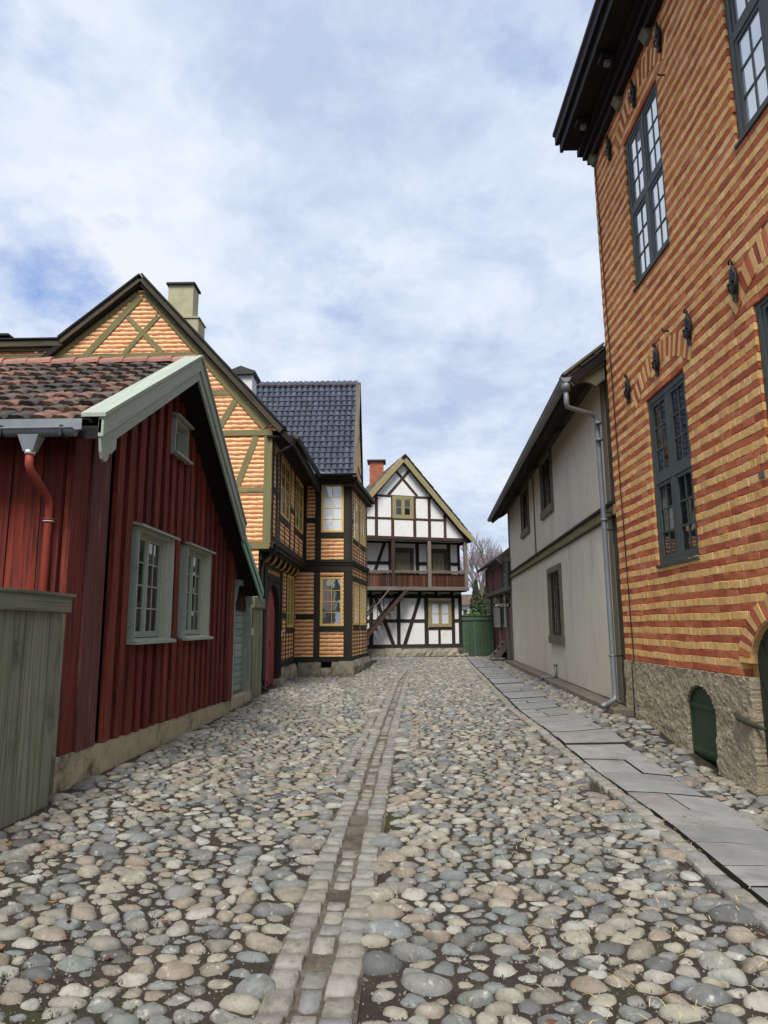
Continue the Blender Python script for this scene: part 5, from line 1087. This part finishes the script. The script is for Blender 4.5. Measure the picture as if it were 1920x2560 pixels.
def brick(b, F, a0, a1, z0, z1, c, rr=R):
    j = lambda s: rr.uniform(-s, s); e = .0045
    wv = lambda q: .006*math.sin(q*1.9+z0*5)+.004*math.sin(q*5.3+z0*11); o_ = [(a0+j(.004), z0+wv(a0)+j(.0025)), (a1+j(.003), z0+wv(a1)+j(.004)), (a1+j(.004), z1+wv(a1)+j(.004)), (a0+j(.004), z1+wv(a0)+j(.004))]
    i_ = [(o_[0][0]+e, o_[0][1]+e), (o_[1][0]-e, o_[1][1]+e), (o_[2][0]-e, o_[2][1]-e), (o_[3][0]+e, o_[3][1]-e)]
    O_ = [F.P(*p, -.03) for p in o_]; M_ = [F.P(*p, c-.005+j(.002)) for p in o_]; I_ = [F.P(*p, c+j(.0025)) for p in i_]
    b.face(I_)
    for k in range(4): n = (k+1) % 4; b.face([M_[k], M_[n], I_[n], I_[k]]); b.face([O_[k], O_[n], M_[n], M_[k]])
LB = Fr((0, 0, 0), (0, 1, 0), (-1, 0, 0))
def brick_mesh(m, L, h, k):
    b = MB(); rr = random.Random(k); brick(b, LB, -L/2, L/2, -h/2, h/2, .0, rr); return b.mesh('brick', m)
BY = [brick_mesh('brick_yellow', .118, .078, k) for k in range(6)]; BR = [brick_mesh('brick_red', .232, .068, 20+k) for k in range(6)]
PITCH_Z = (ZT-ZP)/104; cand = []; mass = {0: MB(), 1: MB()}; z = ZP; jo = MB()
fill_rows = []
for k in range(104):
    col = (k+1) % 2                                     # 1 red at the bottom
    hh = PITCH_Z*2*(.545 if col == 0 else .455); z0, z1 = z, z+hh; z = z1
    nom = .13 if col == 0 else .245; a = YA-R.random()*nom
    fill_rows.append((z0, z1, col))
    while a < YB:
        L = nom+R.uniform(-.012, .012); a0, a1 = max(a, YA), min(a+L, YB); a += L
        if a1-a0 < .04: continue
        # keep whole bricks, trim those that meet an opening
        sub = [(a0, a1)]
        if blocked(a0, a1, z0, z1):
            sub = []; st = .012; n_ = max(1, int((a1-a0)/st)); run = None
            for i in range(n_+1):
                x0, x1 = a0+(a1-a0)*i/(n_+1), a0+(a1-a0)*(i+1)/(n_+1)
                if not blocked(x0, x1, z0, z1): run = [x0, x1] if run is None else [run[0], x1]
                elif run: sub.append(tuple(run)); run = None
            if run: sub.append(tuple(run))
        for (s0, s1) in sub:
            if s1-s0 < .025: continue
            jt = .0035 if col == 0 else .003; c = R.uniform(-.003, .003) if col == 0 else R.uniform(-.005, .0)
            full = abs((s1-s0)-(a1-a0)) < 1e-6 and (a1-a0) > nom*.9
            d = Vector((3.7, (s0+s1)/2, (z0+z1)/2))-EYE; fwd = d.dot(fw); px = (d.dot(rt)/fwd*1700+960); py_ = 1280-d.dot(up)/fwd*1700
            vis = 0 < px < 1900 and 0 < py_ < 2560
            size = (3.7*(s1-s0)*(z1-z0))/d.length**3 if vis else 0
            cand.append((size if full else 0, s0, s1, z0, z1, c, col, jt))
cand.sort(key=lambda q: -q[0])
for n, (size, s0, s1, z0, z1, c, col, jt) in enumerate(cand):
    if n < 300:
        me = R.choice(BR if col else BY); M = Matrix.Translation(OF.P((s0+s1)/2, (z0+z1)/2+.006*math.sin((s0+s1)*.95+z0*5)+.004*math.sin((s0+s1)*2.65+z0*11), c)) @ Matrix.Rotation(R.uniform(-.008, .008), 4, 'X') @ Matrix.Diagonal((1, (s1-s0-2*jt)/(.232 if col else .118), (z1-z0-2*jt)/(.068 if col else .078), 1)); inst('brick', me, M, BB)
    else: b = mass[col]; b.r = R.random(); brick(b, OF, s0+jt, s1-jt, z0+jt, z1-jt, c)
for col, nm in ((0, 'yellow_bricks'), (1, 'red_bricks')): o = mass[col].build(nm, 'brick_yellow' if col == 0 else 'brick_red', BB); o['kind'] = 'stuff'
# mortar behind each course, stopping at the openings
for col in (0, 1):
    b = MB()
    for (z0, z1, cc) in fill_rows:
        if cc != col: continue
        st = .05; a = YA; run = None
        while a < YB:
            if not blocked(a, a+st, z0, z1): run = [a, a+st] if run is None else [run[0], min(a+st, YB)]
            else:
                if run: b.box(OF, run[0], run[1], z0, z1, -.118, -.008); run = None
            a += st
        if run: b.box(OF, run[0], YB, z0, z1, -.118, -.008)
    b.build('mortar_bed', 'mortar' if col == 0 else 'mortar_red', BB)['kind'] = 'stuff'
# fanned window arches and the door arch: each wedge brick a part
def ring(c_, h, s, r, t, n, ell=False):
    for i in range(n):
        q = []
        for f in (i/n+.06/n, (i+1)/n-.06/n):
            u = -1+2*f
            if ell: th = math.pi*(1-f); p = (c_+h*math.cos(th), s+r*math.sin(th)); d = Vector((math.cos(th)*.9, math.sin(th)))
            else: p = (c_+h*u, s+r*(1-u*u)); d = Vector((u*.62, 1))
            d = d.normalized(); q.append((p, (p[0]+d[0]*t, p[1]+d[1]*t)))
        b = MB(); c = R.uniform(-.004, .006); pts = [q[0][0], q[1][0], q[1][1], q[0][1]]
        b.prism(OF, pts, -.1, c); b.build('arch_brick', 'brick_red' if i % 2 else 'brick_yellow', BB)
for A in ARCH: ring(*A, 27)
for A in ARCH:
    b = MB(); n = 16
    for i in range(n):
        u0, u1 = -1+2*i/n, -1+2*(i+1)/n; f = lambda u: (A[0]+A[1]*u, A[2]+A[3]*(1-u*u)); p, q = f(u0), f(u1)
        b.hexa([OF.P(p[0], p[1]-.02, -.012), OF.P(q[0], q[1]-.02, -.012), OF.P(q[0], q[1]+A[4]+.03, -.012), OF.P(p[0], p[1]+A[4]+.03, -.012), OF.P(p[0], p[1]-.02, -.11), OF.P(q[0], q[1]-.02, -.11), OF.P(q[0], q[1]+A[4]+.03, -.11), OF.P(p[0], p[1]+A[4]+.03, -.11)])
    b.build('arch_mortar', 'mortar', BB)
ring(6.3, 1.02, 1.2, .56, .21, 31, True)
b = MB()
for i in range(20):
    t0, t1 = math.pi*i/20, math.pi*(i+1)/20; g = lambda t, e: (6.3+(1.0+e)*math.cos(t), 1.2+(.55+e)*math.sin(t))
    P4 = [g(t0, 0), g(t1, 0), g(t1, .25), g(t0, .25)]; b.hexa([OF.P(*p, -.008) for p in P4]+[OF.P(*p, -.118) for p in P4])
b.build('arch_mortar', 'mortar', BB)
# windows
for k, (a0, a1, b0, b1) in enumerate(WIN):
    window(BB, OF, a0+.006, a1-.006, b0+.006, b1-.006, -.045, 'teal_frame', 'glass_sky' if b0 > 5 else 'glass_dark', 2, 2, 2, 3, .075, .11, .05, .022, .06)
    part_box('sill', BB, 'teal_frame', OF, a0-.01, a1+.01, b0-.03, b0+.005, -.1, .025)
part_box('plaster_patch', BB, 'plate_white', OF, 9.602, 9.64, 2.42, 3.3, -.1, -.02)
part_box('wall_mark', BB, 'ledge_stone', OF, 6.68, 6.78, 3.05, 3.11, -.02, .008)
# rough rendered plinth with hatch opening and door reveal
PF = Fr((3.7, 0, 0), (0, 1, 0), (-1, 0, 0)); b = MB(); st = .025
def p_open(a, z):
    if 8.15 < a < 8.93:
        u = (a-8.54)/.39
        if z < .58+.30*math.sqrt(max(0, 1-u*u)): return True
    return 5.3 < a < 7.31
na, nz = int((11.24-4.4)/st), int((ZP+.45)/st); VV_ = {}
def pv(i, k):
    if (i, k) not in VV_:
        z = -.4+k*st+(.01 if k == nz else 0); fl = .03+.05*max(0, (.5-z))**1.5
        VV_[(i, k)] = b.add(PF.P(4.4+i*st+R.uniform(-.006, .006), min(z, ZP-.002)+R.uniform(-.006, .0), fl+.012*noise.noise((i*st*3, z*3, 0))+.012*noise.noise((i*st*9, z*9, 4))+.010*noise.noise((i*st*22, z*22, 8))+R.uniform(-.003, .003)))
    return VV_[(i, k)]
solid = lambda i, k: 0 <= i < na and 0 <= k < nz and not p_open(4.4+(i+.5)*st, -.4+(k+.5)*st)
for i_lo, i_hi in ((0, int(.95/st)), (int(.95/st), na)):
  b = MB(); VV_.clear()
  for i in range(i_lo, i_hi):
    for k in range(nz):
        if not solid(i, k): continue
        b.idx(None, (pv(i, k), pv(i+1, k), pv(i+1, k+1), pv(i, k+1)))
        for (di, dk, e) in ((1, 0, ((1, 0), (1, 1))), (-1, 0, ((0, 0), (0, 1))), (0, 1, ((0, 1), (1, 1))), (0, -1, ((0, 0), (1, 0)))):
            if not solid(i+di, k+dk):
                p, q = pv(i+e[0][0], k+e[0][1]), pv(i+e[1][0], k+e[1][1]); P_, Q_ = Vector(b.v[p]), Vector(b.v[q]); b.face([P_, Q_, Q_+Vector((.12, 0, 0)), P_+Vector((.12, 0, 0))])
  if b.f: b.build('plinth', 'harling', BB)
# green iron hatch
ht = MB(); n = 10; hp = [(8.13, .02), (8.95, .02), (8.95, .58)]+[(8.54+.41*math.cos(math.pi*i/n), .58+.32*math.sin(math.pi*i/n)) for i in range(1, n)]+[(8.13, .58)]
hatch = ht.prism(OF, hp, -.06, -.03).build('cellar_hatch', 'hatch_green', BB)
b = MB()
for i in range(n):
    t0, t1 = math.pi*i/n, math.pi*(i+1)/n; g = lambda t, e: (8.54+(.41-e)*math.cos(t), .58+(.32-e)*math.sin(t)); P4 = [g(t0, 0), g(t1, 0), g(t1, .05), g(t0, .05)]; b.hexa([OF.P(*p, -.01) for p in P4]+[OF.P(*p, -.03) for p in P4])
b.box(OF, 8.13, 8.18, .02, .58, -.03, -.01); b.box(OF, 8.90, 8.95, .02, .58, -.03, -.01); b.build('hatch_rim', 'hatch_green', hatch)
for z in (.60, .06): part_box('hatch_strap', hatch, 'hatch_green', OF, 8.18, 8.9, z, z+.055, -.03, -.012)
for z in (.628, .088):
    for a in (8.25, 8.42, 8.6, 8.78): pipe('rivet', hatch, [OF.P(a, z, -.013), OF.P(a, z, -.003)], .012, 'hatch_green', 6)
# big dark green gate with slanted planks
gate = MB().box(OF, 5.3, 7.3, -.2, 1.8, -.119, -.10).build('gate', 'gate_green', BB); k = 0; s = -1.2
while s < 3.4:
    b = MB(); n_ = 8
    for i in range(n_):
        t0, t1 = i/n_, (i+1)/n_; z0, z1 = -.2+2.0*t0, -.2+2.0*t1; x0, x1 = 7.3-s+.8*t0-.0, 7.3-s+.8*t1
        q = [(x0, z0), (x0-.22, z0), (x1-.22, z1), (x1, z1)]
        q = [(min(max(p[0], 5.31), 7.295), p[1]) for p in q]
        if abs(q[0][0]-q[1][0]) > .01: b.hexa([OF.P(*p, -.075) for p in q]+[OF.P(*p, -.1) for p in q])
    if b.f: b.build('plank', 'gate_green', gate)
    s += .25
MB().tube([OF.P(7.62, .66, .05), OF.P(7.5, .62, .075), OF.P(7.36, .6, .05), OF.P(7.2, .55, -.04)], [.022, .03, .03, .016], 8).build('gate_hook', 'gate_green', BB)
# wrought iron wall anchors
def anchor(a, z):
    Fa = Fr(OF.P(a, z, 0), OF.u, OF.n); b = MB()
    prof = [(0, .015), (.03, .03), (.06, .022), (.1, .03), (.14, .055), (.2, .068), (.27, .07), (.33, .06), (.37, .036), (.40, .018), (.43, .014)]
    sg = 10; rings = []
    for (h, r) in prof: rings.append([b.add(Fa.P(math.cos(2*math.pi*i/sg)*r, h, .035+math.sin(2*math.pi*i/sg)*min(r, .035))) for i in range(sg)])
    for i in range(len(prof)-1):
        for q in range(sg): b.idx(None, (rings[i][q], rings[i][(q+1) % sg], rings[i+1][(q+1) % sg], rings[i+1][q]))
    b.idx(None, rings[0])
    an = b.build('wall_anchor', 'iron', BB, smooth=True)
    b = MB(); b.tube([Fa.P(.0, .42, .035), Fa.P(-.005, .46, .04), Fa.P(.01, .49, .045), Fa.P(.035, .5, .045), Fa.P(.05, .48, .045), Fa.P(.045, .455, .045)], [.014, .013, .012, .011, .01, .012], 7); b.build('anchor_hook', 'iron', an, smooth=True)
    b = MB()
    for (h, L) in ((.16, .1), (.3, .095), (.22, .085)): b.tube([Fa.P(.03, h, .05), Fa.P(L, h+.008, .075)], .007, 5); b.tube([Fa.P(-.03, h, .05), Fa.P(-L*.9, h+.004, .06)], .006, 5)
    for s_ in (-1, 1): b.tube([Fa.P(s_*.02, .1, .05), Fa.P(s_*.065, .14, .055), Fa.P(s_*.075, .2, .06), Fa.P(s_*.05, .24, .07), Fa.P(s_*.03, .21, .075)], .009, 5)
    b.build('anchor_scroll', 'iron', an, smooth=True)
for a in (10.2, 9.02, 7.98, 6.83): anchor(a, 4.99)
for a in (10.3, 9.12, 8.12, 7.0): anchor(a, 9.27)
pipe('wall_hook', BB, [OF.P(8.62, 5.48, 0), OF.P(8.62, 5.48, .08), OF.P(8.62, 5.52, .09)], .012, 'iron', 6); pipe('wall_hook', BB, [OF.P(8.1, 8.9, 0), OF.P(8.1, 8.9, .08), OF.P(8.1, 8.93, .09)], .012, 'iron', 6)
b = MB(); b.tube([OF.P(11.08, 9.85, .02), OF.P(11.02, 8, .018), OF.P(10.9, 4.5, .016), OF.P(10.82, 2.5, .02), OF.P(10.74, 1.06, .03), OF.P(10.73, 1.03, .07), OF.P(10.66, .2, .1)], .009, 6); b.build('lightning_cable', 'iron', BB)
# cornice
steps = [(9.96, 10.12, .10), (10.06, 10.2, .2), (10.12, 10.26, .5), (10.1, 10.3, .86), (10.24, 10.4, .93)]
for (z0, z1, c) in ((9.90, 10.02, .10), (10.021, 10.13, .17), (10.131, 10.25, .25)): part_box('cornice', BB, 'cornice_dark', OF, YA, 11.2+c*.6, z0, z1, -.3, c)
part_box('soffit', BB, 'cornice_dark', OF, YA, 11.32, 10.251, 10.3, -.3, .50); part_box('fascia', BB, 'cornice_dark', OF, YA, 11.36, 10.24, 10.5, .502, .56); part_box('fascia', BB, 'cornice_dark', OF, YA, 11.4, 10.42, 10.6, .561, .63)
b = MB(); b.prism(Fr((0, YA, 0), (1, 0, 0), (0, -1, 0)), [(3.03, 10.605), (3.03, 10.66), (6.5, 14.2), (10, 11), (10, 10.31), (3.5, 10.31)], -(11.4-YA), 0); b.build('roof', 'dark_tile', BB)
for a in (7.24, 8.45, 9.7, 11.05):
    MB().prism(Fr(OF.P(a, 0, 0), -Vector((1, 0, 0)), OF.u), [(0, 9.76), (.06, 9.78), (.1, 9.86), (.14, 9.9), (0, 9.9)], -.09, .09).build('corbel', 'grey_olive', BB)
    part_box('modillion', BB, 'cornice_dark', OF, a-.6, a-.42, 10.14, 10.25, .26, .48); part_box('modillion_drop', BB, 'zinc', OF, a-.55, a-.47, 10.07, 10.14, .32, .4)

# ================================================================== trees and what lies beyond
def bare_tree(x, y, h, label, seed):
    t = thing('bare_tree', label, 'tree', (x, y, .2), 'trees beyond the green fence'); rr = random.Random(seed); tr = MB(); cr = MB()
    def grow(b, p, d, L, r, lev):
        q = p+d*L; mid = p+d*L*.5+Vector((rr.uniform(-.05, .05), rr.uniform(-.05, .05), 0))*L
        (tr if lev < 2 else cr).tube([p, mid, q], [r, r*.85, r*.7], 5 if lev < 3 else 3, cap=False)
        if lev >= 6: return
        for k in range(3 if lev else 4):
            ax = Vector((rr.uniform(-1, 1), rr.uniform(-1, 1), rr.uniform(-.2, .8))).normalized(); nd = (d*1.0+ax*(.62 if lev else .5)).normalized(); nd.z = max(nd.z, -.1); nd.normalize()
            grow(b, p+d*L*rr.uniform(.55, 1.0), nd, L*rr.uniform(.62, .82), max(r*.58, .008), lev+1)
    grow(tr, Vector((x, y, .1)), Vector((.02, 0, 1)), h*.27, h*.024, 0)
    tr.build('trunk', 'bark', t, smooth=True); cr.build('crown', 'twig', t)
bare_tree(7.3, 60, 13.2, 'leafless grey brown tree standing behind the green fence', 5)
bare_tree(10.2, 74, 13.5, 'leafless tree farther back, behind the small wooden house', 9)
def leafy(name, label, cat, x, y, z0, shape, n, s, m, trunk=None):
    t = thing(name, label, cat, (x, y, z0), 'trees beyond the green fence' if cat == 'tree' else None); b = MB(); rr = random.Random(n)
    for _ in range(n):
        p, o_ = shape(rr); b.r = rr.random(); d = (o_+Vector((rr.uniform(-.7, .7), rr.uniform(-.7, .7), rr.uniform(-.4, .9)))).normalized(); e = d.orthogonal().normalized(); f = d.cross(e); k = s*rr.uniform(.6, 1.4); an = rr.random()*6; e, f = e*math.cos(an)+f*math.sin(an), f*math.cos(an)-e*math.sin(an)
        P_ = Vector((x, y, z0))+p; b.face([P_-e*k, P_+f*k*.5, P_+e*k, P_-f*k*.5])
    b.build('crown', m, t)
    if trunk: tb = MB(); tb.tube([(x, y, z0-.1), (x, y, z0+trunk[0])], [trunk[1], trunk[1]*.5], 8); tb.build('trunk', 'bark', t, smooth=True)
def cone_shape(h, r):
    def f(rr):
        t = rr.random()**.8; a = rr.random()*6.283; R_ = r*(1-t)**.75*(1+.22*math.sin(a*5+t*9))*rr.uniform(.6, 1.0); return Vector((math.cos(a)*R_, math.sin(a)*R_, t*h)), Vector((math.cos(a), math.sin(a), .4))
    return f
def ball_shape(rx, rz):
    def f(rr):
        v = Vector((rr.gauss(0, 1), rr.gauss(0, 1), rr.gauss(0, 1))).normalized(); k = rr.uniform(.55, 1)*(1+.18*math.sin(v.x*7)*math.cos(v.y*6+v.z*5)); return Vector((v.x*rx*k, v.y*rx*k, rz+v.z*rz*k)), v
    return f
leafy('conifer', 'dark green pointed conifer rising behind the green fence', 'tree', 5.35, 45, .2, cone_shape(4.4, .78), 4200, .10, 'leaf_dark', (3.0, .1))
leafy('conifer', 'broad dark conifer to the right, half hidden by the small wooden house', 'tree', 6.15, 46, .2, cone_shape(4.0, .95), 3600, .11, 'leaf_dark', (2.6, .12))
leafy('shrub', 'fresh green leafy shrub showing just above the green fence', 'shrub', 3.95, 35.2, .25, ball_shape(.72, 1.12), 2400, .075, 'leaf_light')
FH = thing('cottage', 'distant small white cottage glimpsed between the white house and the trees', 'house', (5, 52, .2))
FF3 = Fr((0, 52, 0), (1, 0, 0), (0, -1, 0)); part_box('wall', FH, 'chimney_white', FF3, 4.6, 6.1, .2, 3.2, -4, 0); MB().prism(FF3, [(4.3, 3.2), (6.3, 3.2), (6.1, 4.0), (4.5, 4.0)], -4, .25).build('roof', 'grey_tile', FH); window(FH, FF3, 4.95, 5.5, 2.0, 2.9, .02, 'teal_frame', 'glass_dark', 2, 1, 1, 2, .05, .05, .03, .02, .05)
